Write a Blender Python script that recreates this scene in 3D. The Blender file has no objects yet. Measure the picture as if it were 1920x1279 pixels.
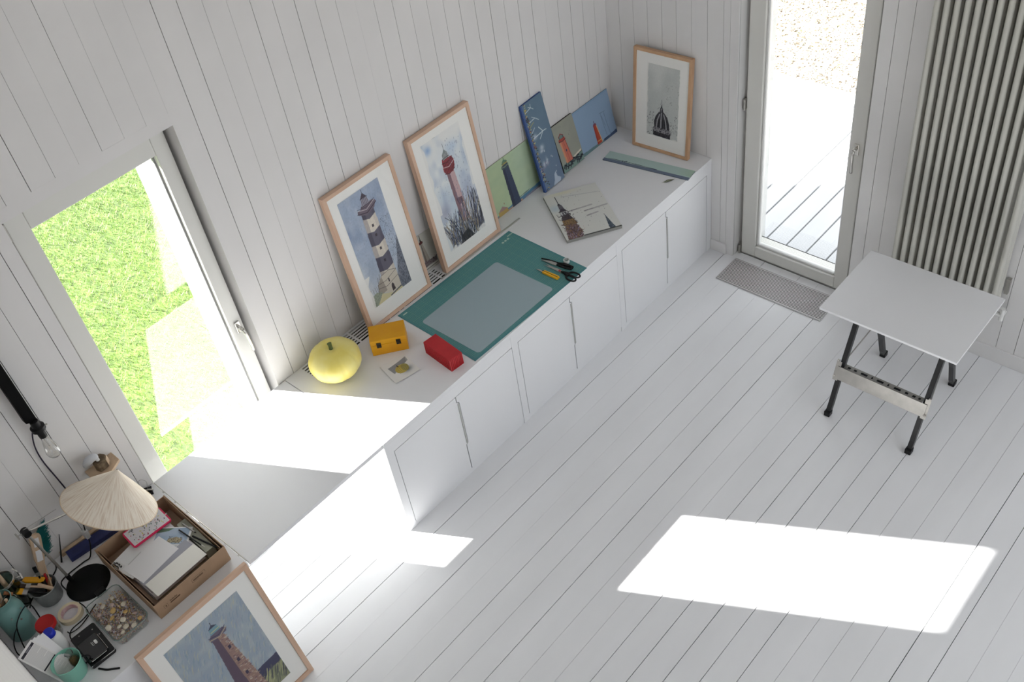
import bpy, math, random
import numpy as np
from mathutils import Vector, Matrix, Euler
random.seed(7)
SC = bpy.context.scene
COL = SC.collection
PI = math.pi
R = math.radians

# ------------------------------------------------------------------ camera, sky, sun, exposure
cam = bpy.data.objects.new('camera', bpy.data.cameras.new('camera'))
COL.objects.link(cam)
cam.location = (-1.7033, -3.7137, 4.3638)
cam.rotation_euler = (0.80994, 0.12455, -0.84746)
cam.data.sensor_width = 36.0
cam.data.lens = 36.0
cam.data.clip_start = 0.02
SC.camera = cam

world = bpy.data.worlds.new('sky'); SC.world = world
world.use_nodes = True
_bg = world.node_tree.nodes['Background']
_bg.inputs[0].default_value = (0.915, 0.955, 1.0, 1)
_bg.inputs[1].default_value = 1.75

sun = bpy.data.objects.new('sun', bpy.data.lights.new('sun', 'SUN'))
COL.objects.link(sun)
sun.data.energy = 27.0
sun.data.angle = R(0.6)
sun.data.color = (1.0, 0.98, 0.95)
sun.rotation_euler = Vector((-0.54, 1.0, 0.644)).to_track_quat('Z', 'Y').to_euler()

SC.view_settings.view_transform = 'Standard'
SC.view_settings.look = 'None'
SC.view_settings.exposure = 0.4
SC.view_settings.gamma = 1.0
SC.view_settings.use_curve_mapping = False

# ------------------------------------------------------------------ materials
def lin(c):
    return tuple(((x / 12.92) if x <= 0.04045 else ((x + 0.055) / 1.055) ** 2.4) for x in c)

def mat(name, col, rough=0.5, metal=0.0, noise=0.0, scale=8.0, stretch=None, bump=0.0, spec=None, trans=0.0, alpha=1.0, col2=None, coat=0.0):
    """col in sRGB; optional procedural variation towards col2 by a noise texture"""
    m = bpy.data.materials.new(name); m.use_nodes = True
    nt = m.node_tree; b = nt.nodes['Principled BSDF']
    b.inputs['Base Color'].default_value = (*lin(col), 1)
    b.inputs['Roughness'].default_value = rough
    b.inputs['Metallic'].default_value = metal
    if spec is not None: b.inputs['Specular IOR Level'].default_value = spec
    if trans: b.inputs['Transmission Weight'].default_value = trans
    if alpha < 1: b.inputs['Alpha'].default_value = alpha
    if coat: b.inputs['Coat Weight'].default_value = coat
    if noise or bump:
        tc = nt.nodes.new('ShaderNodeTexCoord'); mp = nt.nodes.new('ShaderNodeMapping')
        nt.links.new(tc.outputs['Object'], mp.inputs[0])
        if stretch: mp.inputs['Scale'].default_value = stretch
        nz = nt.nodes.new('ShaderNodeTexNoise'); nz.inputs['Scale'].default_value = scale
        nz.inputs['Detail'].default_value = 5
        nt.links.new(mp.outputs[0], nz.inputs['Vector'])
        if noise:
            mx = nt.nodes.new('ShaderNodeMix'); mx.data_type = 'RGBA'
            c2 = col2 or tuple(max(0, x * (1 - noise)) for x in col)
            mx.inputs[6].default_value = (*lin(col), 1); mx.inputs[7].default_value = (*lin(c2), 1)
            rp = nt.nodes.new('ShaderNodeMapRange'); rp.inputs[1].default_value = 0.35; rp.inputs[2].default_value = 0.7
            nt.links.new(nz.outputs[0], rp.inputs[0]); nt.links.new(rp.outputs[0], mx.inputs[0])
            nt.links.new(mx.outputs[2], b.inputs['Base Color'])
        if bump:
            bp = nt.nodes.new('ShaderNodeBump'); bp.inputs['Strength'].default_value = bump
            bp.inputs['Distance'].default_value = 0.002
            nt.links.new(nz.outputs[0], bp.inputs['Height']); nt.links.new(bp.outputs[0], b.inputs['Normal'])
    return m

def glass_mat(name, tint=(1, 1, 1), rough=0.0, refl=1.0):
    m = bpy.data.materials.new(name); m.use_nodes = True
    nt = m.node_tree; nt.nodes.clear()
    o = nt.nodes.new('ShaderNodeOutputMaterial'); t = nt.nodes.new('ShaderNodeBsdfTransparent')
    g = nt.nodes.new('ShaderNodeBsdfGlossy'); g.inputs['Roughness'].default_value = rough
    t.inputs[0].default_value = (*tint, 1)
    # Schlick reflectance that is the same from both sides of a thin sheet
    lw = nt.nodes.new('ShaderNodeLayerWeight'); lw.inputs[0].default_value = .5
    pw = nt.nodes.new('ShaderNodeMath'); pw.operation = 'POWER'; pw.inputs[1].default_value = 5
    ma = nt.nodes.new('ShaderNodeMath'); ma.operation = 'MULTIPLY_ADD'; ma.inputs[1].default_value = .96; ma.inputs[2].default_value = .04
    mu = nt.nodes.new('ShaderNodeMath'); mu.operation = 'MULTIPLY'; mu.inputs[1].default_value = refl; mu.use_clamp = True
    nt.links.new(lw.outputs['Facing'], pw.inputs[0]); nt.links.new(pw.outputs[0], ma.inputs[0]); nt.links.new(ma.outputs[0], mu.inputs[0])
    mx = nt.nodes.new('ShaderNodeMixShader')
    nt.links.new(mu.outputs[0], mx.inputs[0])
    nt.links.new(t.outputs[0], mx.inputs[1]); nt.links.new(g.outputs[0], mx.inputs[2])
    nt.links.new(mx.outputs[0], o.inputs[0])
    return m

def paint_mat(name, rough=0.7, coat=0.0):
    m = bpy.data.materials.new(name); m.use_nodes = True
    nt = m.node_tree; b = nt.nodes['Principled BSDF']
    a = nt.nodes.new('ShaderNodeAttribute'); a.attribute_name = 'Col'
    nt.links.new(a.outputs['Color'], b.inputs['Base Color'])
    b.inputs['Roughness'].default_value = rough; b.inputs['Coat Weight'].default_value = coat
    return m

M = {}
M['wall'] = mat('white_wall_paint', (.895, .886, .880), .55, noise=.02, scale=3)
M['wall_far'] = mat('white_far_wall_paint', (.910, .904, .90), .55, noise=.02, scale=3)
M['gap'] = mat('dark_joint', (.14, .135, .13), .95)
M['floor'] = mat('white_floor_paint', (.950, .952, .960), .42, noise=.025, scale=2.2, stretch=(.5, 2, 1), bump=.05)
M['cab'] = mat('white_laminate', (.930, .932, .940), .4, noise=.01, scale=2)
M['joinery'] = mat('warm_white_lacquer', (.880, .876, .855), .35)
M['radiator'] = mat('cream_grey_enamel', (.765, .758, .725), .3, coat=.3)
M['oak'] = mat('light_oak', (.86, .73, .635), .45, noise=.10, scale=14, stretch=(1.2, 6, .35), col2=(.81, .67, .57))
M['oak_h'] = mat('light_oak_horizontal', (.86, .73, .635), .45, noise=.10, scale=14, stretch=(.35, 6, 1.2), col2=(.81, .67, .57))
M['oak_dark'] = mat('honey_oak', (.82, .67, .53), .45, noise=.1, scale=14, stretch=(1.2, 6, .35), col2=(.76, .60, .46))
M['mount'] = mat('picture_mount', (.965, .962, .945), .8)
M['art'] = paint_mat('printed_artwork', .65)
M['artgloss'] = paint_mat('painted_canvas', .5)
M['glass'] = glass_mat('window_glass', (.97, .98, .975), 0.0, 4.5)
M['picglass'] = glass_mat('picture_glass', (1, 1, 1), 0.02, .6)
M['black'] = mat('black_plastic', (.085, .085, .09), .45, spec=.25)
M['blackmetal'] = mat('black_enamelled_steel', (.12, .12, .13), .35, noise=.3, scale=30)
M['steel'] = mat('brushed_steel', (.72, .71, .69), .35, .85, noise=.08, scale=20)
M['chrome'] = mat('satin_chrome', (.86, .85, .83), .25, .9)
M['zinc'] = mat('zinc', (.62, .64, .64), .4, .7, noise=.15, scale=12)
M['alu'] = mat('aluminium', (.74, .74, .73), .4, .4)
M['white'] = mat('white_plastic', (.92, .92, .91), .45)
M['paper'] = mat('white_paper', (.94, .935, .94), .8)
M['green'] = mat('cutting_mat_green', (.31, .55, .565), .6)
M['greenline'] = mat('cutting_mat_line', (.48, .66, .60), .7)
M['yellowbox'] = mat('yellow_lacquer', (.93, .68, .06), .45, noise=.06, scale=6, col2=(.88, .60, .06))
M['red'] = mat('red_card', (.76, .14, .17), .5, noise=.06, scale=20)
M['orange'] = mat('yellow_orange_plastic', (.95, .68, .10), .4)
M['yellow'] = mat('yellow_plastic', (.95, .72, .12), .4)
M['cardboard'] = mat('brown_cardboard', (.70, .58, .47), .8, noise=.07, scale=9)
M['cardboard_in'] = mat('grey_brown_cardboard', (.76, .67, .58), .85, noise=.05, scale=9)
M['teal'] = mat('teal_enamel', (.45, .62, .60), .35)
M['mint'] = mat('mint_enamel', (.55, .81, .73), .35)
M['wood'] = mat('pale_wood', (.85, .74, .62), .6, noise=.12, scale=20, stretch=(1, 1, .2))
M['bark'] = mat('bark', (.50, .43, .34), .9, noise=.4, scale=40, bump=.6, col2=(.27, .22, .17))
M['redlid'] = mat('red_lid', (.72, .05, .07), .35)
M['blue'] = mat('blue_cap', (.10, .17, .72), .35)
M['navy'] = mat('navy_painted_wood', (.17, .20, .42), .6, noise=.15, scale=25)
M['clear'] = glass_mat('clear_glass', (.965, .98, .975), 0.0, 1.8)
M['clear_plastic'] = glass_mat('clear_plastic', (.86, .87, .87), 0.1, 2.0)
M['deepblack'] = mat('matt_black', (.035, .035, .04), .6, spec=.1)
M['milky'] = mat('milky_clear_plastic', (.84, .84, .84), .25, alpha=.6)
M['jarglass'] = glass_mat('green_jar_glass', (.45, .55, .50), 0.02, 1.5)
M['bulb'] = glass_mat('bulb_glass', (.93, .93, .92), 0.0, 4.0)
M['tape'] = mat('cream_masking_tape', (.90, .84, .72), .7)
M['tapecore'] = mat('pink_printed_core', (.82, .62, .64), .7, noise=.25, scale=60, col2=(.93, .86, .84))
M['pink'] = mat('pink_zip_case', (.88, .13, .35), .5)
M['tealbristle'] = mat('teal_bristles', (.05, .40, .40), .5)
M['brownbristle'] = mat('brown_bristles', (.25, .19, .15), .8)
M['stone'] = mat('grey_white_shell', (.76, .77, .79), .4)
M['grassbase'] = mat('lawn_soil', (.38, .48, .20), .9, noise=.3, scale=14)
M['deck'] = mat('white_deck_boards', (.83, .835, .845), .6, noise=.04, scale=3, stretch=(.4, 2, 1))
M['gravel'] = mat('dry_gravel_ground', (.72, .68, .61), .9, noise=.3, scale=9, col2=(.60, .55, .48))
M['gravelfar'] = mat('pale_bounce_ground', (.55, .54, .50), .9, noise=.1, scale=3)
M['outer'] = mat('white_exterior_cladding', (.88, .88, .87), .6)
M['frosted'] = None

# ------------------------------------------------------------------ mesh builder
class MB:
    def __init__(s): s.v = []; s.f = []; s.m = []; s.cur = 0
    def add(s, vs, fs):
        o = len(s.v); s.v += [tuple(v) for v in vs]
        s.f += [tuple(i + o for i in f) for f in fs]; s.m += [s.cur] * len(fs); return s
    def box(s, x0, x1, y0, y1, z0, z1):
        if x0 > x1: x0, x1 = x1, x0
        if y0 > y1: y0, y1 = y1, y0
        if z0 > z1: z0, z1 = z1, z0
        return s.add([(x0,y0,z0),(x1,y0,z0),(x1,y1,z0),(x0,y1,z0),(x0,y0,z1),(x1,y0,z1),(x1,y1,z1),(x0,y1,z1)],
                     [(0,3,2,1),(4,5,6,7),(0,1,5,4),(1,2,6,5),(2,3,7,6),(3,0,4,7)])
    def beam(s, p0, p1, w, d, up=(0, 0, 1)):
        p0 = Vector(p0); p1 = Vector(p1); a = (p1 - p0).normalized()
        u = a.cross(Vector(up))
        if u.length < 1e-4: u = a.cross(Vector((1, 0, 0)))
        u.normalize(); v = a.cross(u).normalized()
        vs = []
        for p in (p0, p1):
            for su, sv in ((-1,-1),(1,-1),(1,1),(-1,1)): vs.append(p + u*su*w/2 + v*sv*d/2)
        return s.add(vs, [(0,1,2,3),(7,6,5,4),(0,4,5,1),(1,5,6,2),(2,6,7,3),(3,7,4,0)])
    def cyl(s, p0, p1, r0, r1=None, n=16, cap=True):
        r1 = r0 if r1 is None else r1
        p0 = Vector(p0); p1 = Vector(p1); a = (p1 - p0).normalized()
        u = a.orthogonal().normalized(); v = a.cross(u)
        vs = []
        for p, r in ((p0, r0), (p1, r1)):
            for i in range(n):
                t = 2*PI*i/n; vs.append(p + (u*math.cos(t) + v*math.sin(t))*r)
        fs = [(i, (i+1) % n, n+(i+1) % n, n+i) for i in range(n)]
        if cap: fs += [tuple(range(n-1, -1, -1)), tuple(range(n, 2*n))]
        return s.add(vs, fs)
    def tube(s, path, r, n=8, rads=None):
        P = [Vector(p) for p in path]; vs = []; fs = []
        u = None
        for i, p in enumerate(P):
            a = (P[min(i+1, len(P)-1)] - P[max(i-1, 0)]).normalized()
            if u is None: u = a.orthogonal().normalized()
            else: u = (u - a*u.dot(a)); u = u.normalized() if u.length > 1e-6 else a.orthogonal().normalized()
            v = a.cross(u); rr = rads[i] if rads else r
            for k in range(n):
                t = 2*PI*k/n; vs.append(p + (u*math.cos(t) + v*math.sin(t))*rr)
        for i in range(len(P)-1):
            for k in range(n):
                fs.append((i*n+k, i*n+(k+1) % n, (i+1)*n+(k+1) % n, (i+1)*n+k))
        fs += [tuple(range(n-1, -1, -1)), tuple(range((len(P)-1)*n, len(P)*n))]
        return s.add(vs, fs)
    def lathe(s, prof, n=32, c=(0, 0, 0), rib=None):
        vs = []; fs = []
        for j, (r, z) in enumerate(prof):
            for k in range(n):
                t = 2*PI*k/n; rr = r*(rib(t, j) if rib else 1)
                vs.append((c[0]+rr*math.cos(t), c[1]+rr*math.sin(t), c[2]+z))
        for j in range(len(prof)-1):
            for k in range(n):
                fs.append((j*n+k, j*n+(k+1) % n, (j+1)*n+(k+1) % n, (j+1)*n+k))
        if prof[0] == prof[-1]: return s.add(vs, fs)
        if prof[0][0] > 1e-5: fs.append(tuple(range(n-1, -1, -1)))
        if prof[-1][0] > 1e-5: fs.append(tuple(range((len(prof)-1)*n, len(prof)*n)))
        return s.add(vs, fs)
    def prism(s, poly, z0, z1):
        n = len(poly)
        return s.add([(x, y, z0) for x, y in poly] + [(x, y, z1) for x, y in poly],
                     [tuple(range(n-1, -1, -1)), tuple(range(n, 2*n))] + [(i, (i+1) % n, n+(i+1) % n, n+i) for i in range(n)])
    def xf(s, m, start=0):
        s.v = s.v[:start] + [tuple(m @ Vector(v)) for v in s.v[start:]]; return s

def root_matrix(o):
    while o.parent: o = o.parent
    return Matrix.LocRotScale(o.location, o.rotation_euler, None)

def part(name, mb, m, parent=None, smooth=False, bevel=0, w=False, kind=None, label=None, auto=None):
    me = bpy.data.meshes.new(name)
    vs = mb.v
    if w and parent:
        inv = root_matrix(parent).inverted(); vs = [tuple(inv @ Vector(v)) for v in vs]
    me.from_pydata(vs, [], mb.f)
    for x in (m if isinstance(m, (list, tuple)) else [m]): me.materials.append(x)
    if max(mb.m, default=0) > 0: me.polygons.foreach_set('material_index', mb.m)
    if smooth: me.polygons.foreach_set('use_smooth', [True]*len(me.polygons))
    me.update()
    if smooth and auto: me.set_sharp_from_angle(angle=R(auto))
    o = bpy.data.objects.new(name, me); COL.objects.link(o)
    if parent: o.parent = parent
    if bevel:
        b = o.modifiers.new('bevel', 'BEVEL'); b.width = bevel; b.segments = 2; b.limit_method = 'ANGLE'; b.angle_limit = R(40)
    if kind: o['kind'] = kind
    if label: o['label'] = label
    return o

def tag(o, label=None, cat=None, group=None, kind=None):
    if label: o['label'] = label
    if cat: o['category'] = cat
    if group: o['group'] = group
    if kind: o['kind'] = kind
    return o

def thing(name, label, cat, loc=(0, 0, 0), rot=(0, 0, 0), group=None, kind=None):
    o = bpy.data.objects.new(name, None); COL.objects.link(o)
    o.empty_display_size = .05
    o.location = loc; o.rotation_euler = rot
    return tag(o, label, cat, group, kind)

def share(src, name, parent, loc):
    o = bpy.data.objects.new(name, src.data); COL.objects.link(o); o.parent = parent; o.location = loc
    return o

def spline(pts, n=8):
    """Catmull-Rom through the points"""
    P = [Vector(p) for p in pts]; P = [2*P[0]-P[1]] + P + [2*P[-1]-P[-2]]; out = []
    for i in range(1, len(P)-2):
        a, b, c, d = P[i-1:i+3]
        for k in range(n):
            t = k/n
            out.append(.5*((2*b)+(c-a)*t+(2*a-5*b+4*c-d)*t*t+(3*b-a-3*c+d)*t**3))
    out.append(P[-2]); return out

# ------------------------------------------------------------------ painter: flat artwork as coloured grids
class Cv:
    """uv canvas over rect (u0,v0,u1,v1) of a picture W x Hm metres"""
    def __init__(s, W, Hm, rect=(0, 0, 1, 1), cell=.002, base=(1, 1, 1), seed=0):
        s.W = W; s.H = Hm; s.rect = rect; u0, v0, u1, v1 = rect
        s.nx = max(8, int((u1-u0)*W/cell)); s.ny = max(8, int((v1-v0)*Hm/cell))
        s.U, s.V = np.meshgrid(np.linspace(u0, u1, s.nx), np.linspace(v0, v1, s.ny))
        s.rgb = np.ones((s.ny, s.nx, 3))*np.array(base)
        s.rng = np.random.default_rng(seed)
    def noise(s, c, cy=None):
        cy = cy or c
        g = s.rng.random((cy+2, c+2))
        x = (s.U-s.rect[0])/(s.rect[2]-s.rect[0])*c; y = (s.V-s.rect[1])/(s.rect[3]-s.rect[1])*cy
        xi = np.clip(x.astype(int), 0, c); yi = np.clip(y.astype(int), 0, cy); fx = x-xi; fy = y-yi
        fx = fx*fx*(3-2*fx); fy = fy*fy*(3-2*fy)
        return (g[yi, xi]*(1-fx)+g[yi, xi+1]*fx)*(1-fy)+(g[yi+1, xi]*(1-fx)+g[yi+1, xi+1]*fx)*fy
    def inside(s, pts):
        m = np.zeros(s.U.shape, bool); n = len(pts)
        for i in range(n):
            x0, y0 = pts[i]; x1, y1 = pts[(i+1) % n]
            if y0 == y1: continue
            c = ((y0 > s.V) != (y1 > s.V)) & (s.U < (x1-x0)*(s.V-y0)/(y1-y0)+x0)
            m ^= c
        return m
    def put(s, a, col):
        a = np.asarray(a, float)[..., None]; s.rgb = s.rgb*(1-a)+np.array(col)*a
    def poly(s, pts, col, a=1.0, rough=0): s.put(s.inside(pts)*a*((1-rough*s.noise(30)) if rough else 1), col)
    def line(s, pts, col, w=.003, a=1.0):
        for (x0, y0), (x1, y1) in zip(pts[:-1], pts[1:]):
            ax, ay = x0*s.W, y0*s.H; bx, by = (x1-x0)*s.W, (y1-y0)*s.H; L2 = bx*bx+by*by+1e-12
            px, py = s.U*s.W-ax, s.V*s.H-ay
            t = np.clip((px*bx+py*by)/L2, 0, 1)
            d = np.hypot(px-t*bx, py-t*by)
            s.put(np.clip((w*.5-d)/.0012+.5, 0, 1)*a, col)
    def dots(s, n, box, col, size=.002, a=.8, elong=1, fn=None):
        for _ in range(n):
            u = box[0]+(box[2]-box[0])*s.rng.random(); v = box[1]+(box[3]-box[1])*s.rng.random()
            if fn and not fn(u, v): continue
            l = size*elong*(.4+s.rng.random())
            s.line([(u, v), (u+l*.2/s.W, v+l/s.H)], col, size*(.4+.8*s.rng.random()), a)
    def soft(s, u, v, ru, rv, col, a=.8):
        d = ((s.U-u)/ru)**2+((s.V-v)/rv)**2; s.put(np.exp(-d*1.5)*a, col)
    def build(s, name, parent, m, y=0.0, flat=False, x0=None):
        """upright: local x width centred, z height, facing -y.  flat: in xy plane facing +z"""
        nx, ny = s.nx, s.ny; x = (s.U-.5)*s.W; z = s.V*s.H
        if flat: co = np.stack([x, (s.V-.5)*s.H, np.full_like(x, y)], -1)
        else: co = np.stack([x, np.full_like(x, y), z], -1)
        i = np.arange(nx*ny).reshape(ny, nx)
        q = np.stack([i[:-1, :-1], i[:-1, 1:], i[1:, 1:], i[1:, :-1]], -1).reshape(-1, 4)
        me = bpy.data.meshes.new(name); me.vertices.add(nx*ny); me.vertices.foreach_set('co', co.reshape(-1))
        me.loops.add(q.size); me.loops.foreach_set('vertex_index', q.reshape(-1).astype(np.int32))
        me.polygons.add(len(q)); me.polygons.foreach_set('loop_start', np.arange(0, q.size, 4, dtype=np.int32))
        me.update(calc_edges=True)
        a = me.color_attributes.new('Col', 'FLOAT_COLOR', 'POINT')
        g = s.rgb.mean(-1, keepdims=True); c = np.clip(g+(s.rgb-g)*.84, 0, 1); c = np.where(c <= .04045, c/12.92, ((c+.055)/1.055)**2.4)
        a.data.foreach_set('color', np.concatenate([c, np.ones(c.shape[:2]+(1,))], -1).reshape(-1).astype(np.float32))
        me.materials.append(m); me.validate()
        o = bpy.data.objects.new(name, me); COL.objects.link(o)
        if parent: o.parent = parent
        return o

# ------------------------------------------------------------------ room shell
H = .703      # worktop height
D = .762      # worktop depth
L = 2.822     # far wall
XB = -1.745   # near wall at the left worktop
WTOP = 3.3

# floor: dark ground under single planks
floor = part('floor', MB().box(XB-3, L+.3, -5.2, .01, -.06, -.016), M['gap'])
tag(floor, 'white painted plank floor running the length of the room', 'floor', kind='structure')
edges = [0.0 - .002] + [-.092-.13*k for k in range(39)]
grng = random.Random(3)
gaps = [grng.choice([.0007, .0013, .002, .0028, .0035]) for _ in edges]
FX1 = L+.06
for k in range(len(edges)-1):
    y1 = edges[k]-gaps[k]/2; y0 = edges[k+1]+gaps[k+1]/2
    part('plank', MB().box(XB-3, FX1, y0, y1, -.018, grng.uniform(-.0004, .0004)), M['floor'], floor)

# left wall: body with the window opening, planks in front
WX0, WX1, WZT = -.833, -.0385, 2.27
T = .38
wl = MB()
wl.box(-5, WX0-.012, .014, T, -.3, WTOP); wl.box(WX1+.012, L+.30, .014, T, -.3, WTOP); wl.box(WX0-.012, WX1+.012, .014, T, WZT+.012, WTOP)
wl.box(WX0, WX1, .02, T, -.3, -.005)
wall_left = tag(part('wall_left', wl, M['wall']), 'long white wall of vertical painted planks with the window', 'wall', kind='structure')
part('backing', MB().box(-5, WX0, .012, .0139, 0, WTOP).box(WX1, L+.2, .012, .0139, 0, WTOP).box(WX0, WX1, .012, .0139, WZT, WTOP), M['gap'], wall_left)
px = [-.361+.1061*k for k in range(-14, 31)]
px = [x for x in px if x > -1.9]
gr = [grng.choice([.0007, .0013, .0019, .0025, .003]) for _ in px]
for i in range(len(px)):
    a = px[i]+gr[i]/2; b = (px[i+1]-gr[i+1]/2) if i+1 < len(px) else L
    z0 = 0
    if a > WX0-.06 and b < WX1+.03 and a < WX1-.004: z0 = WZT+.055
    if a < WX0 < b: b = WX0; z0 = 0
    if b-a < .01: continue
    o = part('plank', MB().box(a, b, grng.uniform(-.0006, .0004), .012, z0, WTOP), M['wall'], wall_left)
    # plank that straddles the opening's left edge carries on above it
    if b == WX0: part('plank', MB().box(WX0, px[i+1]-gr[i+1]/2, 0, .012, WZT+.055, WTOP), M['wall'], wall_left)
part('header_board', MB().box(WX0, WX1, 0, .012, WZT, WZT+.0548), M['wall'], wall_left)
part('side_board', MB().box(WX1, WX1+.0118, .0121, T-.001, 0, WZT), M['wall'], wall_left)
part('side_board', MB().box(WX0-.0118, WX0, .0121, T-.001, 0, WZT), M['wall'], wall_left)
part('top_board', MB().box(WX0, WX1, .0121, T-.001, WZT, WZT+.0118), M['wall'], wall_left)

# far wall with door opening
DY0, DY1, DZT = -1.728, -.927, 2.35
XF = L+.30
wf = MB()
wf.box(L+.014, XF, DY1, T, -.3, 6.1); wf.box(L+.014, XF, -5.2, DY0, -.3, 6.1); wf.box(L+.014, XF, DY0, DY1, DZT, 6.1)
wall_far = tag(part('wall_far', wf, M['wall_far']), 'white plank wall at the far end with the glazed door', 'wall', kind='structure')
part('backing', MB().box(L+.012, L+.0139, DY1, 0, 0, 4.6).box(L+.012, L+.0139, -5.2, DY0, 0, 4.6), M['gap'], wall_far)
ye = [0.002, -.101, -.206, -.3085, -.411, -.514, -.617, -.723, -.829, -.8725, DY1]
for i in range(len(ye)-1):
    g = grng.choice([.0008, .0018, .0028, .0036])
    part('plank', MB().box(L+grng.uniform(-.0004, .0006), L+.012, ye[i+1]+(0 if i == len(ye)-2 else g/2), ye[i]-g/2, 0, 4.6), M['wall_far'], wall_far)
ye = [DY0, -1.80, -1.887, -1.993, -2.099, -2.205, -2.311, -2.417, -2.523, -2.629, -2.728, -2.834, -2.94, -3.046, -3.152]
for i in range(len(ye)-1):
    g = grng.choice([.001, .002, .003])
    part('plank', MB().box(L, L+.012, ye[i+1]+g/2, ye[i]-(0 if i == 0 else g/2), 0, 4.6), M['wall_far'], wall_far)
part('plank', MB().box(L, L+.012, -5.2, -3.154, 0, 4.6), M['wall_far'], wall_far)

bb = part('baseboard_far', MB().box(L-.012, L, DY1+.045, -D-.002, 0, .078), M['wall_far'], bevel=.002)
tag(bb, 'short white skirting board between cabinet and glazed door', 'baseboard', kind='structure')
bb = part('baseboard_right', MB().box(L-.012, L, -5.2, DY0-.03, 0, .098), M['wall_far'], bevel=.002)
tag(bb, 'white skirting board under the tall radiator', 'baseboard', kind='structure')

# near wall beside the left worktop
wall_back = tag(part('wall_back', MB().box(XB-.12, XB-.012, -5.19, 0, 0, 4.2), M['wall']), 'white near wall at the end of the crowded left worktop', 'wall', kind='structure')
yb = [-.002-.106*k for k in range(49)]
for i in range(48):
    part('plank', MB().box(XB-.0119, XB, yb[i+1]+.001, yb[i]-.001, 0, 4.2), M['wall'], wall_back)

# unseen sloping ceiling, added to block sun and sky light above the room
cl = MB()
cl.add([(-5, T, WTOP-.38+.0), (L+.3, T, WTOP-.38), (L+.3, -2.7, 6.0), (-5, -2.7, 6.0),
        (-5, T, WTOP-.23), (L+.3, T, WTOP-.23), (L+.3, -2.7, 6.15), (-5, -2.7, 6.15)],
       [(3, 2, 1, 0), (4, 5, 6, 7), (0, 1, 5, 4), (2, 3, 7, 6), (1, 2, 6, 5), (3, 0, 4, 7)])
cl.add([(-5, -5.3, 3.4), (L+.3, -5.3, 3.4), (L+.3, -2.7, 6.0), (-5, -2.7, 6.0), (-5, -5.3, 3.55), (L+.3, -5.3, 3.55), (L+.3, -2.7, 6.15), (-5, -2.7, 6.15)], [(3, 0, 1, 2), (4, 7, 6, 5), (0, 4, 5, 1), (2, 6, 7, 3), (1, 5, 6, 2), (3, 7, 4, 0)])
cl.v = [(x, y, z+.38 if abs(y-T) < 1e-6 else z) for x, y, z in cl.v]
tag(part('ceiling', cl, M['wall']), 'unseen white sloping ceiling added to block the sun above the window wall', 'ceiling', kind='structure')

# unseen wall behind the camera, added to limit sky light to one band
tag(part('light_wall_right', MB().box(-5, L, -5.32, -5.2, 0, .9).box(-5, L, -5.32, -5.2, 3.35, 3.4).box(-5, -.4, -5.32, -5.2, .9, 3.35), M['wall']), 'unseen white wall behind the viewer, added with an open band to shape the light', 'wall', kind='structure')

# ------------------------------------------------------------------ window
win = thing('window_1', 'tall narrow white window looking onto the lawn', 'window', (-.43, .1, 0), kind='structure')
f = MB()
fx0, fx1 = WX0+.001, WX1-.001; oy0, oy1 = .148, .225
f.box(fx0, -.745, oy0, oy1, 0, WZT-.001); f.box(-.105, fx1, oy0, oy1, 0, WZT-.001)
f.box(-.745, -.105, oy0, oy1, 2.165, WZT-.001); f.box(-.745, -.105, oy0, oy1, 0, .06)
part('outer_frame', f, M['joinery'], win, w=True, bevel=.003)
s = MB(); sx0, sx1, sz0, sz1 = -.812, -.058, .03, 2.235
gx0, gx1, gz0, gz1 = -.726, -.128, .11, 2.142
for a in [(sx0, gx0, sz0, sz1), (gx1, sx1, sz0, sz1), (gx0, gx1, gz1, sz1), (gx0, gx1, sz0, gz0)]:
    s.box(a[0], a[1], .078, .147, a[2], a[3])
part('sash', s, M['joinery'], win, w=True, bevel=.004)
g = MB()
for a in [(gx0, gx0+.008, gz0, gz1), (gx1-.008, gx1, gz0, gz1), (gx0, gx1, gz1-.008, gz1), (gx0, gx1, gz0, gz0+.008)]:
    g.box(a[0], a[1], .112, .13, a[2], a[3])
part('glazing_gasket', g, mat('grey_gasket', (.62, .62, .62), .6), win, w=True)
part('glass_pane', MB().add([(gx0, .12, gz0), (gx1, .12, gz0), (gx1, .12, gz1), (gx0, .12, gz1)], [(0, 1, 2, 3)]), M['glass'], win, w=True)
hd = MB().box(-.105, -.076, .068, .078, 1.085, 1.15)
ho = part('handle_plate', hd, M['chrome'], win, w=True, bevel=.003)
hm = MB().cyl((-.09, .07, 1.118), (-.09, .035, 1.118), .010).tube(spline([(-.09, .035, 1.118), (-.086, .026, 1.09), (-.082, .024, 1.02), (-.08, .03, .975)], 6), .009)
part('handle', hm, M['chrome'], win, smooth=True, w=True)
part('hinge', MB().cyl((-.822, .06, 2.155), (-.822, .06, 2.235), .009).box(-.83, -.812, .062, .08, 2.16, 2.24), M['steel'], win, w=True)
part('outer_reveal', MB().box(-.105, -.0395, .226, .41, 0, WZT-.001), M['outer'], win, w=True)
part('sill', MB().box(WX0, WX1, .147, .40, -.03, -.002), M['outer'], win, w=True)

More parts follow.
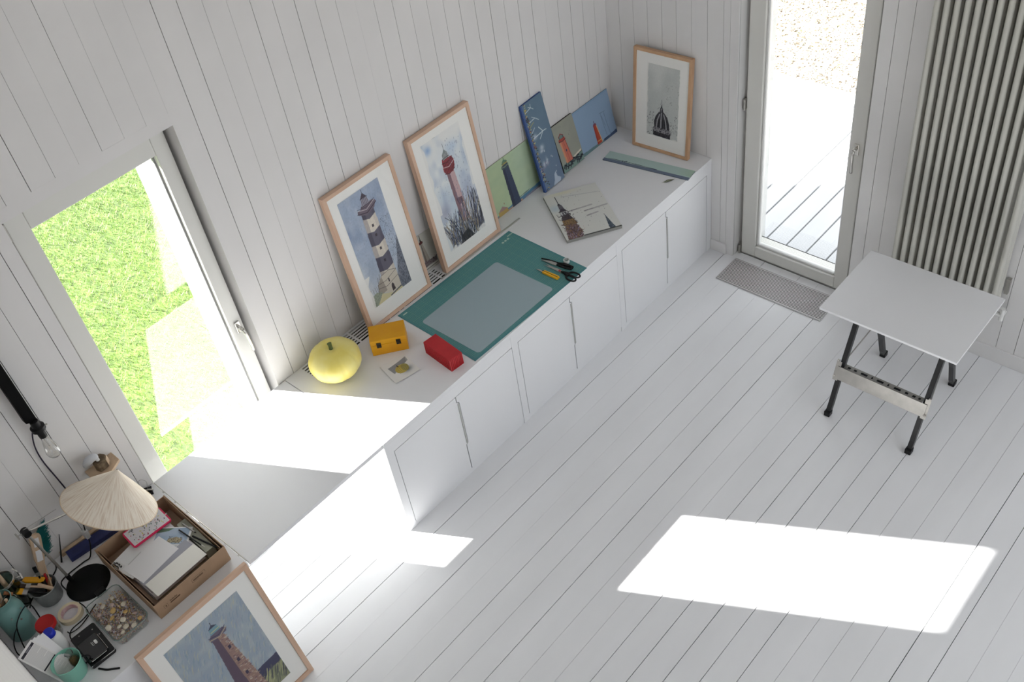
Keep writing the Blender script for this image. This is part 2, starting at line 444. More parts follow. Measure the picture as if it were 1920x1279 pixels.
# ------------------------------------------------------------------ glazed door
door = thing('door_1', 'glazed white door leading out to the wooden deck', 'door', (2.9, -1.33, 0), kind='structure')
f = MB()
f.box(2.925, 3.0, DY1-.05, DY1-.0005, 0, DZT); f.box(2.925, 3.0, DY0+.0005, DY0+.05, 0, DZT); f.box(2.925, 3.0, DY0+.05, DY1-.05, 2.28, DZT)
f.box(2.90, 3.10, DY0, DY1, -.055, -.001)
part('outer_frame', f, M['joinery'], door, w=True, bevel=.003)
s = MB(); a0, a1 = -1.693, -.953; g0, g1 = -1.612, -1.052
for q in [(a0, g0, .006, 2.3), (g1, a1, .006, 2.3), (g0, g1, .006, .088), (g0, g1, 2.21, 2.3)]:
    s.box(2.886, 2.95, q[0], q[1], q[2], q[3])
part('door_leaf', s, M['joinery'], door, w=True, bevel=.005)
g = MB()
for q in [(g0, g0+.014, .088, 2.21), (g1-.014, g1, .088, 2.21), (g0+.014, g1-.014, .088, .102)]:
    g.box(2.905, 2.938, q[0], q[1], q[2], q[3])
part('glazing_bead', g, M['white'], door, w=True, bevel=.005)
part('glass_pane', MB().add([(2.922, g0, .09), (2.922, g1, .09), (2.922, g1, 2.21), (2.922, g0, 2.21)], [(0, 1, 2, 3)]), M['glass'], door, w=True)
part('handle_plate', MB().box(2.877, 2.886, -1.668, -1.640, 1.0, 1.07), M['chrome'], door, w=True, bevel=.003)
part('handle', MB().cyl((2.88, -1.654, 1.045), (2.845, -1.654, 1.045), .010).tube(spline([(2.845, -1.654, 1.045), (2.836, -1.655, 1.02), (2.834, -1.657, .96), (2.838, -1.658, .91)], 6), .009), M['chrome'], door, smooth=True, w=True)
for z in (1.105, .03):
    part('hinge', MB().cyl((2.878, -.945, z-.035), (2.878, -.945, z+.035), .008).box(2.878, 2.93, -.951, -.935, z-.03, z+.03), M['steel'], door, w=True)
# leaf of an outer shutter folded back against the outside reveal
part('outer_shutter', MB().box(3.03, 3.07, -.995, -.93, -.04, 2.3).box(3.07, 3.16, -.965, -.93, -.04, 2.3), M['outer'], door, w=True, bevel=.002)
part('shutter_hinge', MB().cyl((3.02, -1.0, .36), (3.02, -1.0, .44), .008).box(3.015, 3.03, -1.0, -.97, .37, .43), M['steel'], door, w=True)

# ------------------------------------------------------------------ outdoors
ZG = -.32
grass = part('lawn', MB().add([(-7, T+.02, ZG), (3.1, T+.02, ZG), (3.1, 14, ZG), (-7, 14, ZG)], [(0, 1, 2, 3)]), M['grassbase'])
tag(grass, 'bright green lawn outside the tall window', 'lawn', kind='structure')
bl = MB(); rg = np.random.default_rng(5)
n = 90000
bx = rg.uniform(-1.1, 2.6, n); by = rg.uniform(.55, 5.0, n)
bh = rg.uniform(.015, .035, n); ba = rg.uniform(0, 2*PI, n); lean = rg.uniform(.3, 1.3, n); bw = rg.uniform(.0015, .0035, n)
P0 = np.stack([bx-bw*np.cos(ba), by-bw*np.sin(ba), np.full(n, ZG)], -1)
P1 = np.stack([bx+bw*np.cos(ba), by+bw*np.sin(ba), np.full(n, ZG)], -1)
P2 = np.stack([bx-np.sin(ba)*bh*lean, by+np.cos(ba)*bh*lean, ZG+bh], -1)
co = np.stack([P0, P1, P2], 1).reshape(-1, 3)
def trimesh(name, co, m, cols=None):
    k = len(co)//3; me = bpy.data.meshes.new(name); me.vertices.add(len(co)); me.vertices.foreach_set('co', co.reshape(-1))
    me.loops.add(len(co)); me.loops.foreach_set('vertex_index', np.arange(len(co), dtype=np.int32))
    me.polygons.add(k); me.polygons.foreach_set('loop_start', np.arange(0, len(co), 3, dtype=np.int32)); me.update(calc_edges=True)
    if cols is not None:
        a = me.color_attributes.new('Col', 'FLOAT_COLOR', 'POINT')
        a.data.foreach_set('color', np.repeat(np.concatenate([cols, np.ones((k, 1))], 1), 3, axis=0).reshape(-1).astype(np.float32))
    me.materials.append(m); o = bpy.data.objects.new(name, me); COL.objects.link(o); return o
gc = np.array([lin((.45, .58, .16)), lin((.37, .52, .10)), lin((.54, .63, .25)), lin((.64, .65, .38))])[rg.choice(4, n, p=[.4, .35, .17, .08])]
gb = trimesh('grass_blades', co, paint_mat('grass_blade', .6), gc)
tag(gb, 'short green grass growing on the lawn', 'grass', kind='stuff')

gp = part('ground', MB().add([(3.13, -14, ZG), (14, -14, ZG), (14, 14, ZG), (3.13, 14, ZG)], [(0, 1, 2, 3)]), M['gravel'])
tag(gp, 'sunlit dry ground of straw coloured litter beyond the deck', 'ground', kind='structure')
g2 = part('ground', MB().add([(-14, -14, ZG-.01), (3.1, -14, ZG-.01), (3.1, -5.3, ZG-.01), (-14, -5.3, ZG-.01)], [(0, 1, 2, 3)]), M['gravelfar'])  # unseen ground plane, added for neutral bounce light
tag(g2, 'unseen pale ground added behind the room to bounce light inside', 'ground', kind='structure')
n = 26000
cx = rg.uniform(5.08, 8.0, n); cy = rg.uniform(-1.5, 1.6, n); sz = rg.uniform(.006, .022, n); an = rg.uniform(0, 2*PI, n); el = rg.uniform(.15, .6, n)
c_ = np.stack([cx, cy, np.full(n, ZG+.002)], -1); d1 = np.stack([np.cos(an), np.sin(an), np.zeros(n)], -1)*sz[:, None]
d2 = np.stack([-np.sin(an)*el, np.cos(an)*el, rg.uniform(.1, .7, n)], -1)*sz[:, None]
co = np.stack([c_-d1, c_+d1, c_+d2], 1).reshape(-1, 3)
gc = np.array([lin((.80, .76, .69)), lin((.68, .62, .54)), lin((.50, .44, .38)), lin((.66, .69, .50)), lin((.88, .86, .82))])[rg.choice(5, n, p=[.35, .25, .14, .06, .2])]
tag(trimesh('leaf_litter', co, paint_mat('dry_leaf_chip', .8), gc), 'dry leaves and wood chips scattered beyond the deck', 'leaf litter', kind='stuff')

deck = thing('deck', 'white painted wooden deck outside the glazed door', 'deck', (4, -1, -.05))
part('bearer', MB().box(3.125, 5.03, -4.2, 1.2, ZG+.001, -.085), M['gap'], deck, w=True)
y = 1.18; k = 0
while y > -4.1:
    part('deck_board', MB().box(3.125, 4.95, y-.1335, y-.0001, -.078, -.05+random.uniform(-.0015, .001)), M['deck'], deck, w=True, bevel=.002)
    y -= .1445; k += 1
part('border_board', MB().box(4.958, 5.05, -4.2, 1.2, -.12, -.048), M['deck'], deck, w=True, bevel=.002)

# ------------------------------------------------------------------ built-in cabinets along the window wall
YF = -D
def slots(mb, x0, x1):
    """vent strip y -.127..-.013: bars run along x with six open slots, bridges between groups"""
    for j in range(7): pass
xs_groups = []
x = .109
while x < .95:
    xs_groups += [(x, x+.211), (x+.222, x+.283), (x+.294, x+.320)]
    x += .332
VX1 = xs_groups[-1][1]+.012
VX0 = .098
ct = MB()
ct.box(.002, L-.001, YF, -.1275, H-.025, H)
ct.box(.002, VX0, -.1275, -.0012, H-.025, H); ct.box(VX1, L-.001, -.1275, -.0012, H-.025, H)
ct.box(VX0, VX1, -.0145, -.0012, H-.025, H)
worktop = part('worktop', ct, M['cab'])
tag(worktop, 'long white worktop on the built-in cabinets under the pictures', 'worktop')
vg = MB()
for j in range(5):
    yy = -.024-.02*j
    vg.box(VX0, VX1, yy-.011, yy-.0, H-.0025, H)
gx = [VX0]+[v for g_ in xs_groups for v in g_]+[VX1]
for i in range(0, len(gx)-1, 2):
    vg.box(gx[i], gx[i+1], -.1274, -.0146, H-.0024, H-.0001)
part('vent_grille', vg, M['cab'], worktop)
part('vent_shade', MB().box(VX0, VX1, -.1275, -.0145, H-.0249, H-.0145), M['black'], worktop)  # black slab stands in for the shade below the slots

seams = [(.0, .9265), (.9275, 1.8465), (1.8475, L-.002)]
ends = [.925, 1.847, 2.765]
names = ['white two-door cabinet nearest the sunlit folding flap', 'white two-door cabinet in the middle of the row below the cutting mat', 'white two-door cabinet in the far corner by the glazed door']
for (x0, x1), de, lab in zip(seams, ends, names):
    c = thing('cabinet', lab, 'cabinet', ((x0+x1)/2, -.4, 0), group=None)
    b = MB()
    yb_ = -.74
    b.box(x0, x0+.018, yb_, -.004, 0, H-.026); b.box(x1-.018, x1, yb_, -.004, 0, H-.026)
    b.box(x0+.018, x1-.018, yb_, -.004, .02, .036); b.box(x0+.018, x1-.018, -.02, -.004, .036, H-.06)
    part('body', b, M['cab'], c, w=True)
    fr = MB()
    fr.box(x0, x0+.047, YF, yb_, 0, H-.0255)
    if de < x1-.01: fr.box(de+.004, x1, YF, yb_, 0, H-.0255)
    fr.box(x0+.047, min(de+.004, x1), YF, yb_, .6085, H-.0255)
    fr.box(x0+.047, min(de+.004, x1), YF+.004, yb_, 0, .034)
    part('face_frame', fr, M['cab'], c, w=True)
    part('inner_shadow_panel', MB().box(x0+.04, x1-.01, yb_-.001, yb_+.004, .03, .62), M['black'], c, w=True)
    d0 = x0+.0505; mid = (d0+de)/2 + .0
    # left door: its free edge steps back to leave a finger slot
    zt, zb_ = .6045, .0385
    for side in (0, 1):
        dm = MB()
        if side == 0:
            poly = [(d0, zb_), (mid-.003, zb_), (mid-.003, .235), (mid+.012, .245), (mid+.012, .555), (mid-.003, .565), (mid-.003, zt), (d0, zt)]
        else:
            poly = [(mid+.003, zb_), (de-.0005, zb_), (de-.0005, zt), (mid+.003, zt), (mid+.003, .568), (mid+.017, .558), (mid+.017, .242), (mid+.003, .232)]
        dm.prism(poly, 0, .017)
        dm.v = [(px_, YF+.017-pz_, py_) for px_, py_, pz_ in dm.v]
        dm.f = [tuple(reversed(q)) for q in dm.f]
        dd = part('door', dm, M['cab'], c, w=True)
        if side == 0:
            part('handle', MB().box(mid+.002, mid+.0115, YF-.005, YF+.0, .247, .553), M['alu'], dd, w=True, bevel=.001)
    if x0 == 0:
        pass
# folding flap across the window
fl = thing('folding_flap', 'white fold-down desk flap bridging the two worktops at the window', 'desk flap', (-.42, -.38, H-.02))
part('flap_panel', MB().box(-.828, -.002, YF, -.003, H-.024, H), M['cab'], fl, w=True, bevel=.0012)
hn = MB()
hn.cyl((-.8308, YF+.01, H+.0004), (-.8308, -.01, H+.0004), .0026, n=8)
for k in range(7):
    hn.box(-.838, -.829, YF+.06+.1*k, YF+.072+.1*k, H+.0002, H+.0012)
part('piano_hinge', hn, M['steel'], fl, w=True)

# left worktop and its cabinet
lw = part('worktop', MB().box(XB+.001, -.8345, YF, -.003, H-.025, H), M['cab'], bevel=.0012)
tag(lw, 'white worktop at the left covered with boxes, lamp and brushes', 'worktop')
lc = thing('cabinet', 'white cabinet under the crowded left worktop, end panel facing the floor gap', 'cabinet', (-1.3, -.4, 0))
part('end_panel', MB().box(-.856, -.837, -.757, -.01, 0, H-.026), M['cab'], lc, w=True)
part('body', MB().box(XB+.002, XB+.02, -.74, -.01, 0, H-.026).box(XB+.02, -.857, -.03, -.012, 0, H-.026).box(XB+.02, -.857, -.74, -.03, .04, .056), M['cab'], lc, w=True)
part('door', MB().box(XB+.004, -1.301, -.757, -.741, .03, H-.03), M['cab'], lc, w=True)
part('door', MB().box(-1.299, -.857, -.757, -.741, .03, H-.03), M['cab'], lc, w=True)

# ------------------------------------------------------------------ floor grate before the door
gt = thing('floor_grate', 'slatted metal floor grate set before the glazed door', 'floor grate', (2.70, -1.33, 0))
GX0, GX1, GY0, GY1 = 2.582, 2.808, -1.692, -.964
part('shade_pan', MB().box(GX0, GX1, GY0, GY1, .0006, .0012), M['black'], gt, w=True)  # black sheet on the planks imitates dark depth under the slats
part('rim', MB().box(GX0-.004, GX0, GY0-.004, GY1+.004, .0006, .006).box(GX1, GX1+.004, GY0-.004, GY1+.004, .0006, .006).box(GX0, GX1, GY0-.004, GY0, .0006, .006).box(GX0, GX1, GY1, GY1+.004, .0006, .006), M['alu'], gt, w=True)
ns = 20; pit = (GX1-GX0)/ns
for k in range(ns):
    xx = GX0+pit*(k+.5)
    part('slat', MB().box(xx-.0026, xx+.0026, GY0, GY1, .0046, .0060), M['white'], gt, w=True)

# ------------------------------------------------------------------ tubular radiator
rad = thing('radiator', 'tall tubular cream radiator on the far wall beside the door', 'radiator', (2.76, -2.3, .4))
RX = [2.708, 2.745, 2.782]; RZ0, RZ1 = .40, 2.45
first = None
for i in range(13):
    yy = -2.027-.0462*i
    tm = MB()
    for j, xx in enumerate(RX):
        tm.cyl((xx, yy, RZ0), (xx, yy, RZ1), .0145, n=14)
    tm.cyl((RX[0]-.015, yy, RZ0-.008), (RX[-1]+.015, yy, RZ0-.008), .019, n=14).cyl((RX[0]-.015, yy, RZ1+.008), (RX[-1]+.015, yy, RZ1+.008), .019, n=14)
    if first is None: first = part('tube', tm, M['radiator'], rad, smooth=True, w=True, auto=50)
    else: share(first, 'tube', rad, (0, -.0462*i, 0))
for zz in (RZ0-.008, RZ1+.008): part('header', MB().cyl((2.75, -2.02, zz), (2.75, -2.60, zz), .014, n=12), M['radiator'], rad, smooth=True, w=True)
part('valve', MB().cyl((2.755, -2.60, .392), (2.755, -2.635, .392), .012).cyl((2.755, -2.632, .36), (2.755, -2.632, .44), .013).cyl((2.755, -2.632, .375), (2.815, -2.632, .375), .008), M['white'], rad, smooth=True, w=True, auto=40)
for yy in (-2.61, -2.03): part('wall_bracket', MB().box(2.80, L-.001, yy-.01, yy+.01, .5, .6), M['steel'], rad, w=True)

# ------------------------------------------------------------------ white trestle table
tb = thing('work_table', 'small white-topped work table on black folding legs', 'table', (2.235, -2.33, 0), (0, 0, 0))
part('tabletop', MB().box(1.968, 2.514, -2.688, -1.972, .703, .717), M['cab'], tb, w=True, bevel=.0015)
part('vice_bar', MB().box(2.09, 2.13, -2.60, -2.06, .675, .7025).box(2.35, 2.39, -2.60, -2.06, .675, .7025), M['blackmetal'], tb, w=True)
for yy in (-2.10, -2.565):
    for sgn, nm in ((-1, 0), (1, 1)):
        xf0 = 2.235+sgn*.288
        pth = [(xf0, yy, .012), (xf0-sgn*.028, yy, .07), (xf0-sgn*.052, yy, .14), (xf0-sgn*.078, yy, .215), (xf0-sgn*.205 if sgn < 0 else xf0-.205, yy, .52), (xf0-sgn*.262, yy, .69)]
        yo = .0 if sgn < 0 else (.03 if yy > -2.3 else -.03)*-1
        mb_ = MB()
        for a_, b_ in zip(pth[:-1], pth[1:]):
            a_ = (a_[0], a_[1]+yo, a_[2]); b_ = (b_[0], b_[1]+yo, b_[2])
            mb_.beam(a_, b_, .026, .026, up=(0, 1, 0))
        lg = part('leg', mb_, M['blackmetal'], tb, w=True)
        part('foot_cap', MB().box(xf0-.019, xf0+.019, yy+yo-.017, yy+yo+.017, 0, .034), M['black'], lg, w=True, bevel=.004)
    # steel brace linking each pair
    part('brace', MB().beam((2.06, yy+.016 if yy > -2.3 else yy-.016, .27), (2.42, yy-.05 if yy > -2.3 else yy+.05, .45), .012, .003, up=(0, 1, 0)), M['steel'], tb, w=True)
# steel front tray, dark of the tool holes laid on as black patches
pm = MB()
pa = (2.008, .225); pb = (2.030, .30)
pm.add([(pa[0], -2.085, pa[1]), (pa[0], -2.58, pa[1]), (pb[0], -2.58, pb[1]), (pb[0], -2.085, pb[1]),
        (pa[0]+.002, -2.085, pa[1]), (pa[0]+.002, -2.58, pa[1]), (pb[0]+.002, -2.58, pb[1]), (pb[0]+.002, -2.085, pb[1])],
       [(0, 3, 2, 1), (4, 5, 6, 7), (0, 1, 5, 4), (1, 2, 6, 5), (2, 3, 7, 6), (3, 0, 4, 7)])
pm.box(2.030, 2.068, -2.55, -2.115, .298, .3)
tray = part('tool_rail', pm, M['steel'], tb, w=True)
hl = MB()
for yc, hw in ((-2.14, .008), (-2.175, .008), (-2.225, .018), (-2.27, .004), (-2.315, .018), (-2.36, .004), (-2.41, .018), (-2.46, .008), (-2.50, .008), (-2.53, .006)):
    hl.box(2.042, 2.056, yc-hw, yc+hw, .3001, .3006)
part('hole_shade', hl, M['black'], tray, w=True)
for yy in (-2.085, -2.578):
    part('side_plate', MB().beam((2.008, yy, .215), (2.044, yy, .325), .003, .028, up=(0, 1, 0)), M['steel'], tb, w=True)
    for zz, xx in ((.24, 2.01), (.33, 2.045)):
        part('bolt', MB().cyl((xx, yy-.012 if yy < -2.3 else yy+.012, zz), (xx, yy, zz), .006, n=10), M['chrome'], tb, w=True)
#EOF1

# ================================================================== pictures
def framed(name, label, base, rz, lean, w, h, depth, rail, wood, canvas, group=None, mount_rect=None, woodh=None):
    """base = bottom centre of the front face; local x right, -y towards the viewer"""
    base = (base[0], base[1], base[2]+depth*math.sin(lean)+.0002)
    o = thing(name, label, 'picture', base, (-lean, 0, rz), group)
    z = rail
    sides = [((-w/2, -h*0), 'v', -1), ((w/2, 0), 'v', 1)]
    for sg in (-1, 1):
        a = sg*w/2; b = sg*(w/2-rail)
        mb = MB().add([(a, 0, 0), (b, 0, rail), (b, 0, h-rail), (a, 0, h), (a, depth, 0), (b, depth, rail), (b, depth, h-rail), (a, depth, h)],
                      [(0, 1, 2, 3), (7, 6, 5, 4), (1, 5, 6, 2), (4, 0, 3, 7), (0, 4, 5, 1), (3, 2, 6, 7)] if sg < 0 else
                      [(3, 2, 1, 0), (4, 5, 6, 7), (2, 6, 5, 1), (7, 3, 0, 4), (1, 5, 4, 0), (7, 6, 2, 3)])
        part('frame_rail', mb, wood, o, bevel=.0012)
    for z0, z1 in ((0, rail), (h, h-rail)):
        fs = [(0, 1, 2, 3), (7, 6, 5, 4), (0, 4, 5, 1), (2, 6, 7, 3), (0, 3, 7, 4), (1, 5, 6, 2)]
        if z0 > z1: fs = [tuple(reversed(q)) for q in fs]
        mb = MB().add([(-w/2, 0, z0), (w/2, 0, z0), (w/2-rail, 0, z1), (-w/2+rail, 0, z1), (-w/2, depth, z0), (w/2, depth, z0), (w/2-rail, depth, z1), (-w/2+rail, depth, z1)], fs)
        part('frame_rail', mb, woodh or wood, o, bevel=.0012)
    part('mount', MB().box(-w/2+rail, w/2-rail, .0085, depth-.003, rail, h-rail), M['mount'], o)
    canvas.build('artwork', o, M['art'], y=.0075)
    part('picture_glass', MB().add([(-w/2+rail, .004, rail), (w/2-rail, .004, rail), (w/2-rail, .004, h-rail), (-w/2+rail, .004, h-rail)], [(0, 1, 2, 3)]), M['picglass'], o)
    return o

def lerp(a, b, t): return a+(b-a)*t
def tower(cv, t, b, col, shade=None, ratio=.3, a=1.0):
    """t=(uL,uR,v) top, b bottom; left part shaded"""
    cv.poly([(t[0], t[2]), (t[1], t[2]), (b[1], b[2]), (b[0], b[2])], col, a)
    if shade: cv.poly([(t[0], t[2]), (lerp(t[0], t[1], ratio), t[2]), (lerp(b[0], b[1], ratio), b[2]), (b[0], b[2])], shade, .75*a)

DK = (.16, .14, .18)
# --- 1: black and white banded lighthouse
c = Cv(.465, .849, (.160, .132, .756, .912), .0021, (.66, .73, .83), 1)
n1 = c.noise(4, 6); n2 = c.noise(9, 14); n3 = c.noise(40, 60)
c.put(np.clip((n1-.35)*1.1, 0, .7), (.50, .58, .72)); c.put(np.clip((n2-.45)*.9, 0, .5), (.80, .84, .88))
c.put(np.clip(1-(c.V-.13)/.42, 0, 1)*.75, (.86, .89, .90)); c.put(n3*.06, (.4, .45, .6))
c.put(np.clip((.30-c.U)*6-(c.V-.15)*2.0, 0, 1), (.93, .935, .92))
c.poly([(.752, .50), (.760, .13), (.58, .13), (.60, .24), (.66, .33)], (.45, .47, .53), 1, .3)
c.dots(420, (.57, .14, .755, .46), (.28, .30, .36), .0035, .7, 1.5, lambda u, v: v < .15+(u-.57)*2.0)
c.dots(170, (.58, .34, .752, .66), (.30, .31, .38), .0024, .75, 1.6)
c.dots(40, (.17, .3, .75, .86), (.35, .37, .45), .0022, .6, 1.3)
T1 = lambda v: (.399-(.723-v)*.045, .585+(.723-v)*.035)
def band(v0, v1, col, sh):
    a0, b0 = T1(v0); a1, b1 = T1(v1); sag = .018
    pts = [(a0, v0), (lerp(a0, b0, .5), v0-sag), (b0, v0), (b1, v1), (lerp(a1, b1, .5), v1-sag), (a1, v1)]
    c.poly(pts, col)
    c.poly([(a0, v0), (lerp(a0, b0, .28), v0-sag*.7), (lerp(a1, b1, .28), v1-sag*.7), (a1, v1)], sh, .6)
    c.poly([(lerp(a0, b0, .8), v0-sag*.3), (b0, v0), (b1, v1), (lerp(a1, b1, .8), v1-sag*.3)], sh, .2)
cream, grey = (.91, .87, .80), (.62, .58, .58)
for v0, v1, k in ((.79, .72, 1), (.72, .625, 0), (.625, .525, 1), (.525, .44, 0), (.44, .335, 1), (.335, .25, 0)):
    band(v0, v1, (.40, .38, .45) if k else cream, (.26, .25, .32) if k else grey)
for v in (.66, .59, .49, .40): c.poly([(.49, v), (.515, v), (.515, v-.02), (.49, v-.02)], (.25, .22, .25))
c.put(c.noise(60, 90)*.10, (.3, .28, .36)*1)
c.poly([(.36, .768), (.64, .782), (.63, .80), (.50, .775), (.37, .79)], (.42, .36, .42)); c.poly([(.37, .762), (.44, .81), (.60, .81), (.64, .79), (.60, .755), (.47, .735)], (.46, .40, .46))
c.line([(.36, .770), (.49, .748), (.64, .782)], (.20, .16, .22), .004); c.line([(.38, .79), (.49, .77), (.62, .80)], (.85, .80, .80), .003); c.line([(.37, .80), (.5, .785), (.63, .81)], (.2, .17, .22), .002)
c.poly([(.44, .80), (.46, .85), (.54, .85), (.56, .80)], (.62, .60, .66)); c.poly([(.45, .85), (.50, .885), (.545, .85)], (.30, .26, .32))
for u in (.46, .48, .50, .52, .54): c.line([(u, .80), (u, .85)], DK, .0018)
c.line([(.498, .88), (.498, .906)], DK, .0022); c.line([(.43, .80), (.57, .80)], DK, .003); c.line([(.45, .85), (.55, .85)], DK, .002)
c.poly([(.285, .20), (.30, .262), (.375, .305), (.50, .312), (.60, .285), (.605, .15), (.48, .14), (.34, .19)], (.84, .80, .73))
c.poly([(.285, .20), (.30, .262), (.375, .305), (.40, .19), (.34, .185)], (.62, .57, .52), .8)
for q in ([(.30, .262), (.42, .255), (.60, .285)], [(.29, .235), (.42, .215), (.60, .24)], [(.375, .305), (.50, .312), (.60, .288)], [(.31, .27), (.33, .31)], [(.345, .29), (.36, .325)], [(.285, .20), (.30, .262)]): c.line(q, (.28, .24, .24), .0022)
c.poly([(.47, .155), (.472, .20), (.49, .215), (.51, .20), (.515, .16)], (.27, .22, .22)); c.poly([(.455, .232), (.475, .232), (.475, .26), (.455, .26)], (.30, .26, .28))
c.poly([(.16, .21), (.25, .222), (.32, .20), (.34, .165), (.24, .132), (.16, .132)], (.62, .66, .58)); c.dots(60, (.17, .135, .33, .21), (.38, .42, .36), .003, .6, 1.4)
c.poly([(.32, .19), (.48, .142), (.60, .15), (.62, .132), (.22, .132)], (.86, .82, .62)); c.line([(.43, .137), (.60, .152)], (.30, .30, .36), .007)
for u in (.19, .22, .255, .28): c.line([(u, .21), (u-.008, .262)], (.45, .42, .42), .0016)
# ragged lower left edge of the print
c.put(((c.U < .24) & (c.V < .36) & (c.U < .17+.07*c.noise(6, 10)))*.9, (.945, .94, .92))
pl1 = framed('framed_picture', 'oak framed print of a black and white banded lighthouse above the yellow box', (.7475, -.129, H), 0, math.atan(.092/.842), .465, .847, .034, .021, M['oak'], c, woodh=M['oak_h'])

# --- 2: red topped lighthouse behind reeds
c = Cv(.465, .849, (.165, .112, .795, .915), .0021, (.90, .92, .925), 2)
n1 = c.noise(5, 6); n2 = c.noise(10, 14)
c.put(np.clip((n1-.4)*1.2, 0, .6), (.72, .80, .88)); c.put(np.clip((n2-.5)*1.0, 0, .5), (.64, .71, .82))
c.put(np.clip((c.V-.70)*6, 0, 1)*.8*(1-np.clip((n1-.55)*3, 0, 1)), (.945, .94, .92)); c.soft(.25, .86, .06, .035, (.56, .70, .87), .9); c.soft(.62, .79, .10, .05, (.75, .83, .91), .8)
c.soft(.25, .40, .10, .07, (.55, .56, .68), .6); c.soft(.68, .42, .12, .14, (.58, .62, .76), .6)
tower(c, (.425, .545, .64), (.455, .60, .25), (.80, .66, .67), (.46, .33, .38), .4)
c.poly([(.40, .715), (.41, .745), (.56, .735), (.585, .70), (.575, .66), (.535, .63), (.43, .63), (.395, .66)], (.62, .20, .24))
for u in np.linspace(.42, .56, 7): c.line([(u, .64), (u+.004, .72)], (.30, .07, .10), .0035)
c.line([(.395, .69), (.49, .675), (.585, .70)], (.86, .74, .74), .004); c.line([(.40, .72), (.48, .708), (.57, .73)], (.30, .08, .12), .004); c.line([(.41, .64), (.48, .628), (.555, .645)], (.32, .1, .13), .004)
c.poly([(.425, .735), (.43, .775), (.47, .795), (.515, .78), (.53, .74)], (.66, .68, .68)); c.poly([(.44, .775), (.475, .805), (.51, .78)], (.52, .56, .56))
for u in (.44, .46, .48, .50): c.line([(u, .735), (u, .775)], (.25, .25, .28), .0022)
c.line([(.476, .80), (.476, .842)], (.35, .33, .36), .0026); c.line([(.42, .745), (.53, .748)], DK, .003)
c.line([(.30, .918), (.40, .915)], (.4, .4, .4), .0018)
c.poly([(.46, .44), (.56, .43), (.565, .39), (.49, .38)], (.40, .26, .32), .8)
for k in range(230):
    u0 = c.rng.uniform(.22, .79); b = c.rng.uniform(.10, .16); hgt = c.rng.uniform(.06, .26)*(1.25 if u0 > .5 else .9); ln = c.rng.uniform(-.10, .12)+(.45-u0)*-.12
    col = [(.13, .13, .18), (.28, .30, .42), (.45, .50, .64), (.62, .55, .42)][c.rng.integers(0, 4)]
    c.line([(u0, b), (u0+ln*.4, b+hgt*.6), (u0+ln, b+hgt)], col, c.rng.uniform(.0016, .0045), .8)
c.poly([(.36, .112), (.40, .17), (.52, .19), (.60, .112)], (.14, .13, .15), .75)
c.line([(.22, .37), (.32, .30), (.41, .16)], DK, .003); c.line([(.60, .13), (.66, .30), (.655, .43)], (.1, .1, .12), .0036); c.line([(.52, .14), (.54, .31), (.535, .42)], (.12, .1, .12), .003)
c.dots(110, (.48, .40, .76, .86), (.38, .42, .55), .0026, .7, 2.4); c.dots(26, (.22, .40, .45, .65), (.45, .48, .58), .0024, .6, 1.8)
c.put(((c.U < .30) & (c.V > .40) & (c.U < .17+.05*c.noise(5, 12)))*.9, (.945, .94, .92)); c.put((c.U > .755+.03*c.noise(5, 14))*(c.V > .45)*.8, (.945, .94, .92))
c.put((c.V < .112+.05*c.noise(14, 3)*(np.abs(c.U-.48) > .2))*.9, (.945, .94, .92))
framed('framed_picture', 'oak framed print of a red topped lighthouse behind reeds', (1.3345, -.129, H), 0, math.atan(.092/.842), .465, .847, .034, .021, M['oak'], c, woodh=M['oak_h'])

# --- 3: dark dome, leaning on the far wall
c = Cv(.403, .655, (.244, .158, .80, .872), .0021, (.80, .815, .80), 3)
c.put(c.noise(5, 7)*.35, (.72, .745, .735)); c.put(np.clip((c.noise(3, 4)-.4), 0, .5)*(c.V > .6), (.90, .90, .88)); c.put(c.noise(50, 80)*.08, (.5, .5, .5))
dm = (.20, .19, .22)
c.poly([(.385, .235), (.378, .31), (.405, .365), (.455, .41), (.545, .42), (.61, .375), (.65, .30), (.655, .235)], dm)
for u0, u1, v1 in ((.42, .475, .39), (.50, .505, .415), (.60, .545, .395)): c.line([(u0, .245), (lerp(u0, u1, .5)+(u0-u1)*.18, .33), (u1, v1)], (.72, .72, .74), .008, .8)
for u in (.455, .53, .575, .63): c.line([(u, .25), (lerp(u, .51, .3), .34)], (.05, .05, .07), .007, .8)
c.poly([(.355, .205), (.37, .25), (.66, .25), (.69, .215), (.66, .185), (.37, .18)], (.55, .54, .56), .9); c.dots(90, (.36, .185, .68, .245), (.15, .14, .17), .004, .8, 1.2)
c.poly([(.365, .165), (.37, .205), (.67, .20), (.672, .158)], (.15, .13, .16)); c.dots(50, (.37, .165, .66, .2), (.38, .36, .42), .003, .6)
c.poly([(.475, .41), (.48, .455), (.525, .458), (.54, .415)], dm); c.poly([(.488, .455), (.505, .50), (.522, .457)], dm); c.line([(.504, .49), (.503, .54)], dm, .0022)
c.line([(.498, .42), (.50, .45)], (.75, .75, .77), .004)
c.dots(190, (.25, .16, .795, .40), (.22, .22, .24), .0028, .75, 1.8, lambda u, v: not (.37 < u < .66)); c.dots(60, (.27, .38, .79, .70), (.3, .32, .32), .0024, .6, 2.0, lambda u, v: u > .55 or v < .5)
c.put((c.U < .25+.012*c.noise(3, 30))*.8, (.93, .925, .90)); c.put((c.U > .785+.02*c.noise(3, 30))*.8, (.93, .925, .90)); c.put((c.V < .17)*((c.U < .36) | (c.U > .68))*.8*(c.noise(30, 4) > .45), (.93, .925, .90))
rz3 = math.atan2(-.402, .025)
framed('framed_picture', 'oak framed print of a dark church dome leaning on the far wall', (2.7055, -.451, H), rz3, math.atan(.066/.648), .403, .655, .030, .019, M['oak_dark'], c)

